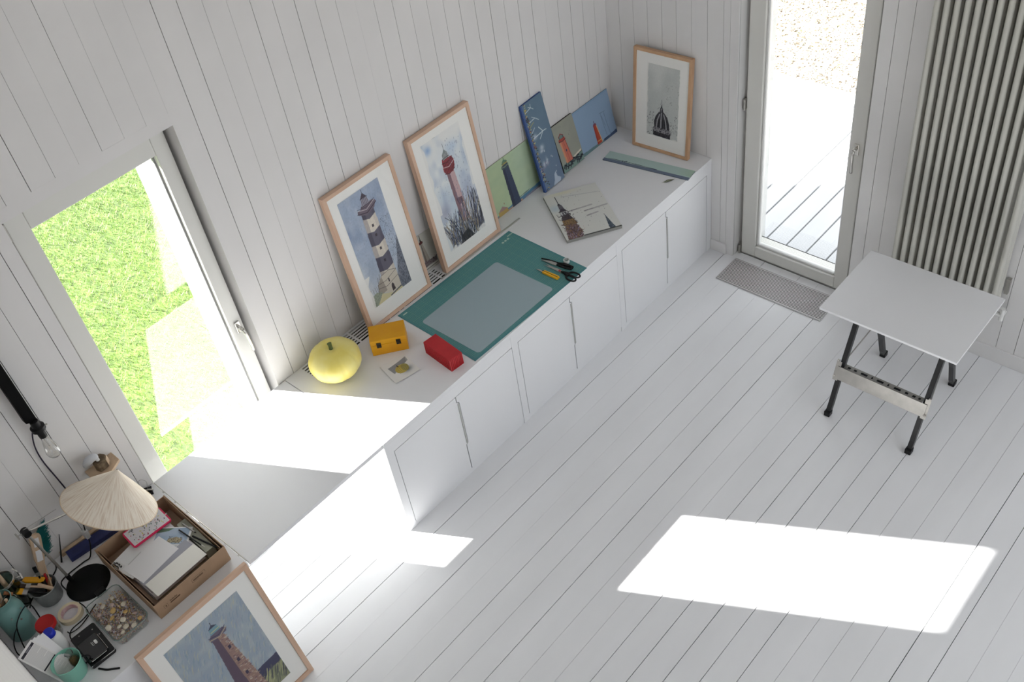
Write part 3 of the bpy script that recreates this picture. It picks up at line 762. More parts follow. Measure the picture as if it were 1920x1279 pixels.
# --- 4: brick lighthouse in the frame on the floor, bottom left
c = Cv(.578, .76, (.160, .115, .832, .886), .0022, (.62, .68, .74), 4)
c.put(c.noise(6, 7)*.4, (.55, .62, .71)); c.put(np.clip(c.noise(12, 14)-.5, 0, .5)*1.1, (.74, .78, .76))
for k in range(420):
    u = c.rng.uniform(.16, .83); v = c.rng.uniform(.3, .88); l = c.rng.uniform(.015, .05)
    c.line([(u, v), (u+l*.25, v+l*.7), (u+l*.6, v+l)], [(.50, .60, .73), (.74, .78, .74), (.64, .65, .71), (.78, .76, .62), (.50, .60, .68)][c.rng.integers(0, 5)], .004, .45)
c.poly([(.60, .32), (.832, .325), (.832, .115), (.55, .115)], (.24, .24, .38)); c.poly([(.60, .20), (.70, .25), (.832, .255), (.832, .115), (.50, .115)], (.56, .58, .44))
for k in range(90):
    u = c.rng.uniform(.58, .83); v = c.rng.uniform(.12, .23); c.line([(u, v), (u+.03, v+.05)], [(.25, .25, .32), (.76, .76, .52), (.42, .46, .36)][c.rng.integers(0, 3)], .004, .7)
tower(c, (.483, .585, .72), (.42, .655, .115), (.62, .48, .44), (.30, .24, .36), .48)
for k in range(150):
    v = c.rng.uniform(.12, .71); t_ = (.72-v)/.6; a0 = lerp(.532, .55, t_); b0 = lerp(.583, .652, t_); u = c.rng.uniform(a0, b0)
    c.line([(u, v), (u+.015, v-.002)], [(.78, .66, .52), (.40, .28, .36), (.72, .56, .50), (.84, .80, .72)][c.rng.integers(0, 4)], .004, .75)
for v in (.62, .50, .38, .26): c.poly([(.555, v), (.575, v), (.575, v-.025), (.555, v-.025)], (.22, .18, .30))
c.poly([(.475, .715), (.47, .74), (.50, .765), (.60, .76), (.625, .735), (.61, .715)], (.40, .36, .46)); c.line([(.47, .735), (.55, .715), (.625, .742)], (.74, .66, .54), .005); c.line([(.47, .752), (.55, .73), (.622, .757)], (.2, .18, .3), .003)
c.poly([(.50, .76), (.505, .80), (.575, .80), (.585, .76)], (.45, .62, .68)); c.poly([(.50, .80), (.54, .822), (.58, .80)], (.24, .26, .36)); c.line([(.51, .775), (.58, .775)], (.82, .80, .5), .004); c.line([(.54, .82), (.542, .84)], DK, .003)
framed('framed_picture', 'large oak framed picture of a brick lighthouse standing on the floor, bottom left', (-1.139, -.962, .001), 0, math.atan(.168/.74), .578, .76, .022, .024, M['oak'], c, woodh=M['oak_h'])

# --- unframed boards
def board(name, label, base, rz, lean, w, h, depth, edge, canvas, cat='painting', m=None, roll=0):
    base = (base[0], base[1], base[2]+depth*math.sin(lean)+.0004+abs(math.sin(roll))*w/2)
    o = thing(name, label, cat, base, (-lean, roll, rz))
    part('board', MB().box(-w/2, w/2, .0006, depth, 0, h), edge, o)
    canvas.build('painted_face', o, m or M['artgloss'], y=0)
    return o
# green sky, dark blue lighthouse
c = Cv(.455, .349, (0, 0, 1, 1), .0028, (.70, .79, .62), 5)
c.put(np.clip((c.U-.35)*1.3, 0, .8), (.72, .82, .76)); c.put(np.clip((c.U-.72)*3, 0, .8), (.56, .66, .48)); c.put(c.noise(5, 6)*.3, (.78, .84, .62)); c.put(c.noise(14, 14)*.12, (.5, .66, .5))
c.soft(.98, .85, .09, .3, (.70, .78, .56), .8)
c.poly([(0, 0), (0, .03), (.30, .06), (1, .105), (1, 0)], (.30, .50, .64)); c.line([(.55, .095), (.75, .105)], (.18, .28, .36), .004); c.poly([(0, 0), (0, .02), (.60, .035), (.60, 0)], (.72, .58, .46)); c.poly([(.62, 0), (.7, .03), (1, .04), (1, 0)], (.52, .52, .60))
tower(c, (.352, .468, .84), (.40, .565, .0), (.22, .27, .38), (.16, .19, .28), .35)
c.poly([(.34, .82), (.35, .86), (.46, .875), (.475, .83), (.45, .78), (.36, .78)], (.24, .30, .36)); c.line([(.34, .83), (.41, .815), (.475, .835)], (.5, .62, .5), .005)
c.poly([(.36, .86), (.37, .93), (.45, .935), (.455, .87)], (.66, .62, .30)); c.poly([(.36, .90), (.40, .965), (.46, .91)], (.34, .52, .42)); c.line([(.405, .96), (.407, .99)], (.3, .42, .36), .004)
c.line([(.36, .89), (.46, .90)], (.3, .4, .36), .004)
c.dots(20, (.40, .1, .5, .75), (.32, .38, .52), .003, .6)
c.poly([(.13, 0), (.13, .09), (.30, .08), (.31, 0)], (.72, .60, .30)); c.poly([(.12, .085), (.215, .165), (.31, .075)], (.62, .50, .48)); c.dots(2, (.24, .17, .26, .19), (.6, .1, .1), .006)
board('painting', 'green canvas with a dark blue lighthouse between framed print and narrow board', (1.8275, -.036, H), 0, math.atan(.028/.348), .455, .349, .006, mat('pale_board_edge', (.72, .74, .66), .7), c)
# narrow blue board stood on end
c = Cv(.185, .588, (0, 0, 1, 1), .0024, (.36, .47, .58), 6)
c.put(np.clip(c.V*1.1-.25, 0, .8), (.33, .46, .55)); c.put(np.clip(.55-c.V, 0, .6), (.42, .49, .62)); c.put(c.noise(4, 9)*.3, (.42, .52, .62))
def turb(cv, b, hub, tips, w=.004):
    cv.line([b, hub], (.80, .86, .88), w)
    for t_ in tips: cv.line([hub, t_], (.80, .86, .88), w*.8)
turb(c, (.12, .905), (.40, .925), [(.42, .962), (.50, .895), (.30, .945)]); turb(c, (.12, .79), (.46, .80), [(.60, .758), (.34, .83)], .004); turb(c, (.12, .61), (.64, .622), [(.80, .618), (.50, .69), (.44, .565)], .006)
c.line([(.15, .74), (.36, .77)], (.70, .68, .30), .004); c.line([(.15, .67), (.34, .71)], (.8, .84, .88), .004); c.line([(.1, .27), (.42, .30)], (.58, .44, .60), .004); c.line([(.1, .24), (.55, .275)], (.58, .44, .60), .003)
for u, v, ru, rv in ((.40, .47, .12, .035), (.35, .435, .10, .02), (.24, .62, .12, .035), (.46, .30, .05, .05), (.30, .29, .07, .04)): c.soft(u, v, ru, rv, (.76, .80, .85), .85)
c.poly([(.45, .0), (.55, .05), (.60, .11), (.68, .135), (.72, .07), (.86, .03), (.80, 0)], (.70, .76, .83)); c.dots(8, (.3, .1, .8, .5), (.78, .82, .86), .006, .8)
c.poly([(0, 0), (.075, 0), (.075, 1), (0, 1)], (.21, .34, .60))
for k in range(130):
    v = c.rng.uniform(0, 1); u = c.rng.uniform(.07, .17 if v > .1 else .26)
    c.line([(u, v), (u+c.rng.uniform(.01, .06), v+c.rng.uniform(-.01, .01))], [(.20, .13, .20), (.78, .66, .22), (.55, .22, .22), (.14, .26, .22), (.15, .15, .2), (.85, .80, .45)][c.rng.integers(0, 6)], .005, .85)
board('painting', 'narrow blue painting of wind turbines stood on its short end', (2.0885, -.112, H), 0, math.atan(.098/.578), .185, .588, .018, mat('blue_painted_edge', (.20, .32, .55), .6), c, roll=R(-2.0))
# small red lighthouse on grey
c = Cv(.196, .316, (0, 0, 1, 1), .0024, (.60, .61, .56), 7)
c.put(c.noise(5, 8)*.35, (.66, .67, .58)); c.dots(8, (.3, .6, .9, .95), (.45, .46, .42), .004, .5)
c.poly([(0, 0), (0, .16), (.35, .20), (.55, .17), (1, .19), (1, 0)], (.46, .58, .54)); c.poly([(.52, .155), (.52, .195), (.97, .245), (.97, .195)], (.86, .84, .76)); c.line([(.52, .155), (.97, .195)], (.2, .2, .22), .004)
for k in range(26):
    u = c.rng.uniform(.05, .9); v = c.rng.uniform(.0, .14); c.line([(u, v), (u+.05, v+.05), (u+.12, v+.03)], (.10, .12, .18), .007, .9)
tower(c, (.165, .42, .63), (.215, .52, .16), (.83, .42, .33), (.88, .60, .40), .25); c.line([(.42, .63), (.52, .16)], (.62, .24, .20), .004); c.line([(.33, .62), (.39, .16)], (.70, .30, .24), .003)
c.poly([(.14, .62), (.15, .68), (.42, .69), (.45, .63)], (.74, .26, .20)); c.line([(.14, .64), (.3, .615), (.45, .635)], (.14, .13, .18), .004)
c.poly([(.19, .68), (.18, .73), (.28, .775), (.39, .73), (.38, .68)], (.42, .52, .50)); c.line([(.18, .73), (.28, .78), (.39, .73)], (.62, .12, .15), .005); c.line([(.19, .68), (.19, .73)], DK, .004); c.line([(.38, .68), (.38, .73)], DK, .004)
c.poly([(.335, .38), (.385, .38), (.385, .43), (.335, .43)], (.20, .24, .36))
board('painting', 'small grey painting of a coral red lighthouse on dark rocks', (2.312, -.088, H), 0, math.atan(.076/.307), .196, .316, .018, mat('dark_board_edge', (.17, .16, .16), .7), c)
# blue painting with red lighthouse
c = Cv(.356, .303, (0, 0, 1, 1), .0026, (.55, .67, .80), 8)
c.put(np.clip(.6-c.V, 0, .6)*.5, (.50, .60, .74)); c.put(c.noise(6, 5)*.2, (.60, .72, .85)); c.put((c.V > .965)*.4, (.45, .62, .78))
c.poly([(0, 0), (0, .075), (.35, .06), (.62, .045), (.62, 0)], (.38, .52, .54)); c.poly([(.62, 0), (.62, .045), (1, .075), (1, 0)], (.24, .33, .48)); c.line([(.63, .045), (.75, .05)], (.1, .1, .14), .006)
tower(c, (.44, .52, .46), (.44, .575, .03), (.78, .26, .16), (.66, .18, .12), .3); c.line([(.515, .46), (.572, .04)], (.90, .72, .48), .005); c.poly([(.43, .45), (.45, .50), (.51, .50), (.53, .45)], (.58, .26, .32)); c.line([(.48, .49), (.48, .555)], (.36, .20, .34), .005); c.line([(.455, .10), (.56, .10)], (.85, .66, .3), .004)
for q in ([(.687, .62), (.70, .36), (.726, .08)], [(.779, .58), (.79, .35), (.822, .06)], [(.66, .62), (.81, .60)], [(.70, .55), (.74, .3)]): c.line(q, (.36, .46, .58), .003, .8)
board('painting', 'wide pale blue painting of a small red lighthouse in the corner', (2.5905, -.075, H), 0, math.atan(.068/.295), .356, .303, .004, mat('blue_board_edge', (.50, .60, .70), .7), c)
# little print behind the two big frames
c = Cv(.20, .252, (0, 0, 1, 1), .0022, (.80, .79, .74), 9)
c.put(c.noise(4, 5)*.25, (.72, .72, .70))
tower(c, (.50, .57, .78), (.50, .70, .24), (.66, .62, .56), (.42, .38, .36), .4); c.poly([(.47, .76), (.47, .82), (.60, .82), (.60, .76)], (.38, .16, .16)); c.poly([(.50, .82), (.53, .92), (.57, .82)], (.22, .12, .12)); c.line([(.535, .9), (.535, .98)], DK, .003)
c.poly([(.1, .14), (.1, .24), (.5, .27), (.95, .24), (.95, .12)], (.50, .46, .46)); c.poly([(.15, .10), (.2, .2), (.42, .18), (.42, .08)], (.16, .15, .20)); c.dots(50, (.1, .12, .95, .28), (.3, .16, .2), .004, .8); c.line([(.05, .06), (.95, .07)], (.2, .2, .2), .003)
board('print', 'small unframed lighthouse print propped between the two large frames', (1.055, -.022, H), 0, math.atan(.018/.25), .20, .252, .003, M['paper'], c, 'print', M['art'])

# church towers canvas lying on the worktop
c = Cv(.335, .470, (0, 0, 1, 1), .0024, (.88, .88, .85), 10)
c.put(c.noise(4, 6)*.25, (.82, .84, .83)); c.soft(.1, .68, .14, .09, (.74, .81, .85), .8); c.soft(.35, .97, .3, .05, (.90, .88, .76), .8)
S10 = lambda v: (v+.05)/.955
for u0, u1, v in ((.26, .72, .50), (.55, .97, .43), (.55, .75, .33)): 
    c.line([(u0, S10(v-.02)), (u1, S10(v))], (.60, .58, .60), .013, .55); c.line([(u0, S10(v-.015)), (lerp(u0, u1, .4), S10(v-.01))], (.3, .28, .3), .003, .7)
c.line([(.30, S10(.80)), (.95, S10(.72))], (.72, .72, .72), .008, .5); c.dots(46, (.2, .1, .98, .95), (.3, .3, .32), .003, .7)
def blk(pts, col): c.poly([(u, S10(v)) for u, v in pts], col)
blk([(.035, -.05), (.06, .07), (.10, .23), (.30, .24), (.345, .07), (.30, -.05)], (.47, .36, .34))
blk([(.08, .23), (.10, .33), (.30, .34), (.33, .22)], (.56, .43, .28)); blk([(.09, .33), (.13, .42), (.27, .43), (.30, .33)], (.30, .25, .27)); blk([(.11, .42), (.145, .50), (.265, .50), (.285, .43)], (.42, .40, .44)); blk([(.12, .50), (.165, .57), (.235, .57), (.265, .51)], (.26, .23, .27))
blk([(.15, .57), (.16, .64), (.23, .64), (.235, .57)], (.40, .38, .42)); blk([(.15, .64), (.185, .70), (.22, .64)], (.22, .2, .24)); c.line([(.185, S10(.68)), (.186, S10(.83))], DK, .004)
for u in (.15, .20, .25): c.line([(u, S10(.44)), (u, S10(.49))], (.90, .90, .9), .006)
c.dots(150, (.05, .0, .34, .55), (.16, .12, .16), .004, .8, 1.6); c.dots(60, (.06, .0, .34, .4), (.72, .52, .22), .004, .7, 1.3); c.dots(50, (.06, .0, .32, .25), (.62, .56, .72), .004, .8, 1.6); c.dots(40, (.03, .02, .40, .35), (.6, .2, .2), .002, .7)
for v, a_, b_ in ((.07, .05, .36), (.24, .08, .34), (.34, .08, .31), (.43, .1, .29), (.51, .11, .28)): c.line([(a_, S10(v)), (b_, S10(v))], (.15, .12, .14), .003)
blk([(.79, -.04), (.80, .06), (.825, .18), (.832, .27), (.85, .18), (.87, .08), (.90, -.04)], (.24, .30, .36)); c.dots(24, (.80, .0, .89, .2), (.55, .60, .66), .003, .7); c.line([(.33, .012), (1, .006)], (.22, .24, .22), .010)
ang = math.atan2(-.181, .282)
o = thing('painting', 'cream canvas of two church spires lying flat on the worktop', 'painting', (1.955, -.428, H), (0, 0, ang))
part('board', MB().box(-.1675, .1675, -.235, .235, 0, .0194), mat('grey_canvas_edge', (.58, .58, .56), .7), o)
c.build('painted_face', o, M['artgloss'], y=.02, flat=True)
# long strip painting lying flat near the far wall
c = Cv(.587, .10, (0, 0, 1, 1), .0026, (.70, .81, .79), 11)
c.put(c.noise(8, 3)*.3, (.68, .80, .76)); c.put(np.clip((c.U-.8)*3, 0, .6)*(c.V > .3), (.62, .74, .62)); c.poly([(0, 0), (0, .24), (1, .24), (1, 0)], (.40, .46, .56)); c.line([(.05, .27), (.3, .30), (.62, .25)], (.14, .2, .3), .004); c.dots(8, (.2, .25, .4, .32), (.12, .16, .26), .006, .9)
ang = math.atan2(-.5675, .0905)
o = thing('painting', 'long pale green strip painting lying flat at the far end of the worktop', 'painting', (2.5553, -.4745, H), (0, 0, ang))
part('board', MB().box(-.2935, .2935, -.05, .05, 0, .0054), mat('slate_edge', (.42, .46, .52), .7), o)
c.build('painted_face', o, M['artgloss'], y=.006, flat=True)

# ================================================================== things on the long worktop
# cutting mat
mt = thing('cutting_mat', 'large green cutting mat with a fine grid on the worktop', 'cutting mat', (.691, -.147, H), (0, 0, -.0237))
part('mat_sheet', MB().box(0, .9, -.6, 0, 0, .003), M['green'], mt, bevel=.001)
gl = MB()
for k in range(1, 88):
    x = .01+k*.01; t_ = .0016 if k % 5 == 0 else .0008
    gl.box(x-t_/2, x+t_/2, -.59, -.01, .003, .00315)
for k in range(1, 58):
    y = -.01-k*.01; t_ = .0016 if k % 5 == 0 else .0008
    gl.box(.01, .89, y-t_/2, y+t_/2, .003, .00318)
part('printed_grid', gl, M['greenline'], mt, kind='stuff')
lt = MB()
for k, x in enumerate((.79, .812, .834)): lt.box(x, x+.014, -.055, -.043, .003, .0034)
for k in range(6): lt.box(.855+k*.008, .860+k*.008, -.035, -.026, .003, .0034)
lt.box(.02, .05, -.028, -.02, .003, .0034)
part('printed_marks', lt, mat('mat_print', (.72, .82, .78), .7), mt, kind='stuff')
# translucent sheet with rounded corners
def rrect(w, h, r, n=6):
    out = []
    for cx_, cy_, a0 in ((w/2-r, h/2-r, 0), (-w/2+r, h/2-r, PI/2), (-w/2+r, -h/2+r, PI), (w/2-r, -h/2+r, 1.5*PI)):
        for k in range(n+1): out.append((cx_+r*math.cos(a0+PI/2*k/n), cy_+r*math.sin(a0+PI/2*k/n)))
    return out
fr_m = bpy.data.materials.new('milky_sheet'); fr_m.use_nodes = True
_b = fr_m.node_tree.nodes['Principled BSDF']; _b.inputs['Base Color'].default_value = (*lin((.78, .86, .89)), 1); _b.inputs['Alpha'].default_value = .55; _b.inputs['Roughness'].default_value = .3
sh = thing('plastic_sheet', 'milky see-through desk sheet with rounded corners on the cutting mat', 'plastic sheet', (1.032, -.512, H+.0032), (0, 0, -.004))
part('sheet', MB().prism(rrect(.608, .43, .022), 0, .0014), fr_m, sh)
# aluminium rail in front of the frames
ru = thing('metal_ruler', 'flat aluminium rail lying between the frames and the cutting mat', 'ruler', (1.38, -.138, H), (0, 0, -.012))
part('bar', MB().box(-.33, .34, -.006, .0065, 0, .004), M['alu'], ru, bevel=.0008)

# pumpkin
pk = thing('pumpkin', 'pale yellow pumpkin with a short green stem', 'pumpkin', (.208, -.203, H))
prof = []
for k in range(25):
    t_ = -PI/2+PI*k/24; r_ = .137*math.cos(t_)**.82 if k not in (0, 24) else .004
    z_ = .094+.096*math.sin(t_)*(1 if t_ < 0 else .96)-.016*math.exp(-((r_)/.035)**2)*(1 if t_ > 0 else -.8)
    prof.append((max(r_, .004), z_))
rib = lambda t_, j: 1+(.040*(abs(math.cos(4.5*t_+.6))**.5-.6)+.012*math.sin(2*t_+1))*math.sin(PI*j/24)
pm_ = mat('pumpkin_skin', (.94, .87, .45), .4, noise=.1, scale=7, col2=(.96, .92, .62))
pb_ = MB().lathe(prof, 90, rib=rib)
part('flesh', pb_, pm_, pk, smooth=True)
sp = [(0, 0, .158), (.0, .002, .172), (.003, .006, .188), (.004, .010, .203)]
part('stem', MB().tube(spline(sp, 4), .01, 10, rads=[.019, .016, .0135, .012, .011, .0105, .010, .0098, .0096, .0098, .0105, .0115, .0125]), mat('pumpkin_stem', (.46, .52, .30), .7, noise=.3, scale=30), pk, smooth=True)

# yellow box with two black latches
yb = thing('storage_box', 'yellow box with two black latches', 'box', (.4985, -.2815, H), (0, 0, R(-38.8)))
w_, d_ = .192, .126
part('body', MB().box(-w_/2, w_/2, -d_/2, d_/2, 0, .068), M['yellowbox'], yb, bevel=.0015)
lid = part('lid', MB().box(-w_/2, w_/2, -d_/2, d_/2, .0695, .1), M['yellowbox'], yb, bevel=.0015)
part('seam', MB().box(-w_/2+.003, w_/2-.003, -d_/2+.003, d_/2-.003, .067, .0705), M['black'], yb)
for x in (-.052, .052):
    la = part('latch', MB().box(x-.012, x+.012, -d_/2-.004, -d_/2, .052, .068).box(x-.012, x+.012, -d_/2-.004, -d_/2, .070, .085), mat('dark_latch', (.24, .22, .19), .4, .6), yb, bevel=.001)
yb.location = (.5095, -.2785, H)

# red corrugated container box
rb = thing('toy_container', 'small red ribbed shipping container box at the edge of the cutting mat', 'box', (.604, -.596, H), (0, 0, R(84)))
lw_, dw = .213, .083
part('body', MB().box(-lw_/2+.003, lw_/2-.003, -dw/2+.003, dw/2-.003, .002, .0765), M['red'], rb)
part('top', MB().box(-lw_/2, lw_/2, -dw/2, dw/2, .0765, .079), M['red'], rb, bevel=.0006)
part('bottom_rail', MB().box(-lw_/2, lw_/2, -dw/2, dw/2, 0, .003), M['red'], rb)
for sx in (-1, 1):
    for sy in (-1, 1):
        part('corner_post', MB().box(sx*lw_/2-sx*.005, sx*lw_/2, sy*dw/2-sy*.005, sy*dw/2, .003, .0765), M['red'], rb)
for k in range(20):
    x = -lw_/2+.011+k*(lw_-.022)/19
    part('rib', MB().box(x-.0022, x+.0022, -dw/2+.0002, dw/2-.0002, .003, .0765), M['red'], rb)
for k in range(7):
    y = -dw/2+.0125+k*(dw-.025)/6
    part('end_rib', MB().box(-lw_/2+.0002, lw_/2-.0002, y-.002, y+.002, .003, .0765), M['red'], rb)

# watercolour card of a pumpkin, curling
c = Cv(.148, .162, (0, 0, 1, 1), .0013, (.92, .915, .90), 12)
c.poly([(.16, .76), (.95, .86), (.93, .66), (.70, .62), (.22, .40)], (.66, .67, .68))
for k in range(38):
    t_ = k/37; c.line([(.17+.75*t_, .76+.10*t_), (.22+.62*t_, .44+.2*t_)], (.42, .43, .45), .0016, .8)
c.soft(.70, .33, .20, .14, (.35, .38, .40), .8)
th = np.linspace(0, 2*PI, 20); c.poly([(.56+.25*math.cos(a_), .47+.20*math.sin(a_)) for a_ in th], (.80, .70, .28)); c.poly([(.68+.13*math.cos(a_), .47+.19*math.sin(a_)) for a_ in th], (.55, .55, .33), .6)
for a_ in np.linspace(-.18, .18, 7): c.line([(.52+a_*.4, .63), (.56+a_*1.2, .47), (.56+a_*.9, .29)], (.55, .45, .16), .0014, .8)
c.line([(.50, .62), (.48, .70)], (.22, .2, .16), .005)
o = thing('watercolour_card', 'small curled watercolour card of a yellow pumpkin beside the red box', 'card', (.4115, -.456, H), (0, 0, math.atan2(-.031, .142)))
cd = c.build('painted_card', o, M['art'], y=0, flat=True)
v_ = np.empty(len(cd.data.vertices)*3); cd.data.vertices.foreach_get('co', v_); v_ = v_.reshape(-1, 3)
v_[:, 2] = .0012+.9*(v_[:, 0]**2)+.25*np.clip(-v_[:, 1]-.04, 0, 1)**2*8; v_[:, 2] -= v_[:, 2].min()-.0006
cd.data.vertices.foreach_set('co', v_.reshape(-1)); cd.data.update()

# scissors
def ring(mb, cx_, cy_, rx, ry, t, z, rot=0, n=24, flat=.6):
    pts = []
    for k in range(n+1):
        a_ = 2*PI*k/n; x = rx*math.cos(a_); y = ry*math.sin(a_)
        pts.append((cx_+x*math.cos(rot)-y*math.sin(rot), cy_+x*math.sin(rot)+y*math.cos(rot), z))
    mb.tube(pts, t, 8); return mb
sc = thing('scissors', 'black handled scissors lying on the cutting mat', 'scissors', (1.467, -.668, H+.004), (0, 0, math.atan2(-.205, .0)))
# local x runs from the points (-) to the grips (+)
for sgn in (-1, 1):
    a_ = sgn*R(5)
    bl_ = MB().prism([(-.118, .001*sgn), (-.02, -.006*sgn), (.012, -.004*sgn), (.012, .008*sgn), (-.03, .012*sgn)], .001+.0025*(sgn+1)/2, .003+.0025*(sgn+1)/2)
    if sgn < 0: bl_.f = [tuple(reversed(q)) for q in bl_.f]
    bl_.xf(Matrix.Rotation(a_, 4, 'Z')); part('blade', bl_, M['steel'], sc)
    h_ = MB(); ring(h_, .085, -.024*sgn, .034, .018, .0052, .007, rot=-sgn*.18)
    h_.tube([(.005, -.001*sgn, .006), (.03, -.006*sgn, .007), (.055, -.014*sgn, .007)], .006, 8, rads=[.005, .007, .007]); h_.xf(Matrix.Rotation(a_, 4, 'Z'))
    part('handle', h_, M['black'], sc, smooth=True)
part('pivot_screw', MB().cyl((-.008, 0, .005), (-.008, 0, .008), .006), M['red'], sc)
sn = thing('secateurs', 'closed black snips with pale blades above the scissors', 'snips', (1.505, -.625, H+.004), (0, 0, math.atan2(-.19, .028)))
part('blade', MB().prism([(-.115, -.004), (-.04, -.012), (.0, -.010), (.0, .010), (-.05, .012)], .003, .007), M['steel'], sn)
part('blade_guard', MB().tube([(-.12, .008, .005), (-.07, .014, .006), (0, .012, .006)], .004, 8), M['black'], sn, smooth=True)
part('handle', MB().tube(spline([(-.01, .006, .007), (.04, .014, .008), (.085, .010, .008)], 5), .0085, 8), M['black'], sn, smooth=True)
part('handle', MB().tube(spline([(-.01, -.004, .007), (.04, -.008, .008), (.085, -.004, .008)], 5), .0075, 8), M['black'], sn, smooth=True)
# yellow craft knife
kn = thing('craft_knife', 'yellow craft knife with a steel tip on the cutting mat', 'knife', (1.412, -.632, H+.0035), (0, 0, math.atan2(-.155, .004)))
part('handle', MB().prism([(-.045, -.011), (.06, -.012), (.068, -.004), (.066, .0), (-.045, .0)], 0, .013), M['yellow'], kn, bevel=.003)
part('handle', MB().prism([(-.045, .004), (.066, .004), (.066, .010), (.055, .014), (-.04, .012)], 0, .012), M['yellow'], kn, bevel=.003)
part('blade_channel', MB().box(-.05, .055, .0, .004, .001, .011), M['black'], kn)
part('blade', MB().prism([(-.095, -.002), (-.045, -.007), (-.045, .006), (-.07, .006)], .004, .006), M['steel'], kn)
# tape ring
tp = thing('tape_roll', 'tiny clear tape roll beside the scissors', 'tape', (1.553, -.640, H+.003))
pr = MB().lathe([(.0145, 0), (.0175, 0), (.0175, .018), (.0145, .018), (.0145, 0)], 28)
part('roll', pr, mat('clear_white_tape', (.86, .86, .85), .3), tp, smooth=True, auto=40)
# feather / leaf
fe = thing('feather', 'small grey green feather near the edge of the worktop', 'feather', (2.487, -.676, H+.001), (0, 0, math.atan2(-.036, .06)))
ln_ = MB(); pts = []
for k in range(9):
    t_ = k/8; pts.append((-.035+.07*t_, .011*math.sin(PI*t_)**.8, .001+.004*math.sin(PI*t_)))
vs = pts+[(x, -y, z) for x, y, z in pts[1:-1]]+[(-.035+.07*k/8, 0, .004+.003*math.sin(PI*k/8)) for k in range(9)]
fs = []
for k in range(8):
    fs.append((pts.index(pts[k]), 16+k, 16+k+1, k+1))
low = [0]+list(range(9, 16))+[8]
for k in range(8): fs.append((16+k, low[k], low[k+1], 16+k+1))
part('vane', MB().add(vs, fs), mat('feather_grey_green', (.50, .52, .44), .8, noise=.3, scale=60), fe)
part('quill', MB().tube([(-.045, 0, .002), (0, 0, .0075), (.04, 0, .004)], .0008, 6), mat('quill', (.66, .64, .55), .6), fe)
#EOF2

# ================================================================== crowded left worktop
Z = H
# cardboard tray
bxo = thing('cardboard_box', 'open brown cardboard box full of papers and cards', 'box', (-1.0565, -.4475, Z+.0003))
X0, X1, Y0, Y1, ZT_ = -1.245, -.868, -.685, -.210, .80
part('bottom', MB().box(X0+.003, X1-.003, Y0+.003, Y1-.003, Z+.0005, Z+.003), M['cardboard_in'], bxo, w=True)
def wallp(name, a, b, n_, t=.003, h0=Z+.0005, h1=(ZT_, ZT_), m=None):
    (xa, ya), (xb, yb2) = a, b; nx_, ny_ = n_
    return part(name, MB().add([(xa, ya, h0), (xb, yb2, h0), (xb, yb2, h1[1]), (xa, ya, h1[0]), (xa+nx_*t, ya+ny_*t, h0), (xb+nx_*t, yb2+ny_*t, h0), (xb+nx_*t, yb2+ny_*t, h1[1]), (xa+nx_*t, ya+ny_*t, h1[0])],
        [(0, 1, 2, 3), (7, 6, 5, 4), (0, 4, 5, 1), (3, 2, 6, 7), (0, 3, 7, 4), (1, 5, 6, 2)]), m or M['cardboard'], bxo, w=True)
fw = wallp('front_wall', (X0, Y0), (X1, Y0), (0, 1), h1=(.797, .802))
wallp('back_wall', (X1, Y1), (X0, Y1), (0, -1))
wallp('side_wall', (X0, Y1-.003), (X0, Y0+.003), (1, 0)); wallp('side_wall', (X1, Y0+.003), (X1, Y1-.003), (-1, 0), h1=(.80, .806))
wallp('inner_flap', (X0+.012, Y1-.01), (X0+.012, Y0+.03), (1, 0), t=.002, h1=(.79, .785)); wallp('inner_flap', (X1-.012, Y0+.02), (X1-.006, Y1-.01), (-1, 0), t=.002, h1=(.79, .812))
inkm = mat('brown_ink', (.36, .27, .20), .8)
st = MB()
def mark(x0, x1, z0, z1): st.box(x0, x1, Y0-.0004, Y0-.0001, z0, z1)
for k in range(9): mark(-1.176+.0042*k, -1.173+.0042*k, .757, .763 if k % 3 else .766)
mark(-1.178, -1.128, .745, .752)
for k in range(12): mark(-1.052+.0042*k, -1.049+.0042*k, .756, .765)
for a_, b_, c_, d_ in ((-1.06, -.99, .772, .7728), (-1.06, -1.059, .75, .7728), (-.991, -.99, .758, .7728), (-1.06, -1.03, .75, .7508), (-1.21, -1.19, .74, .7408), (-1.21, -1.209, .74, .76), (-1.191, -1.19, .74, .76), (-1.21, -1.19, .76, .7608), (-1.203, -1.197, .746, .754)): mark(a_, b_, c_, d_)
part('printed_marks', st, inkm, fw, w=True, kind='stuff')

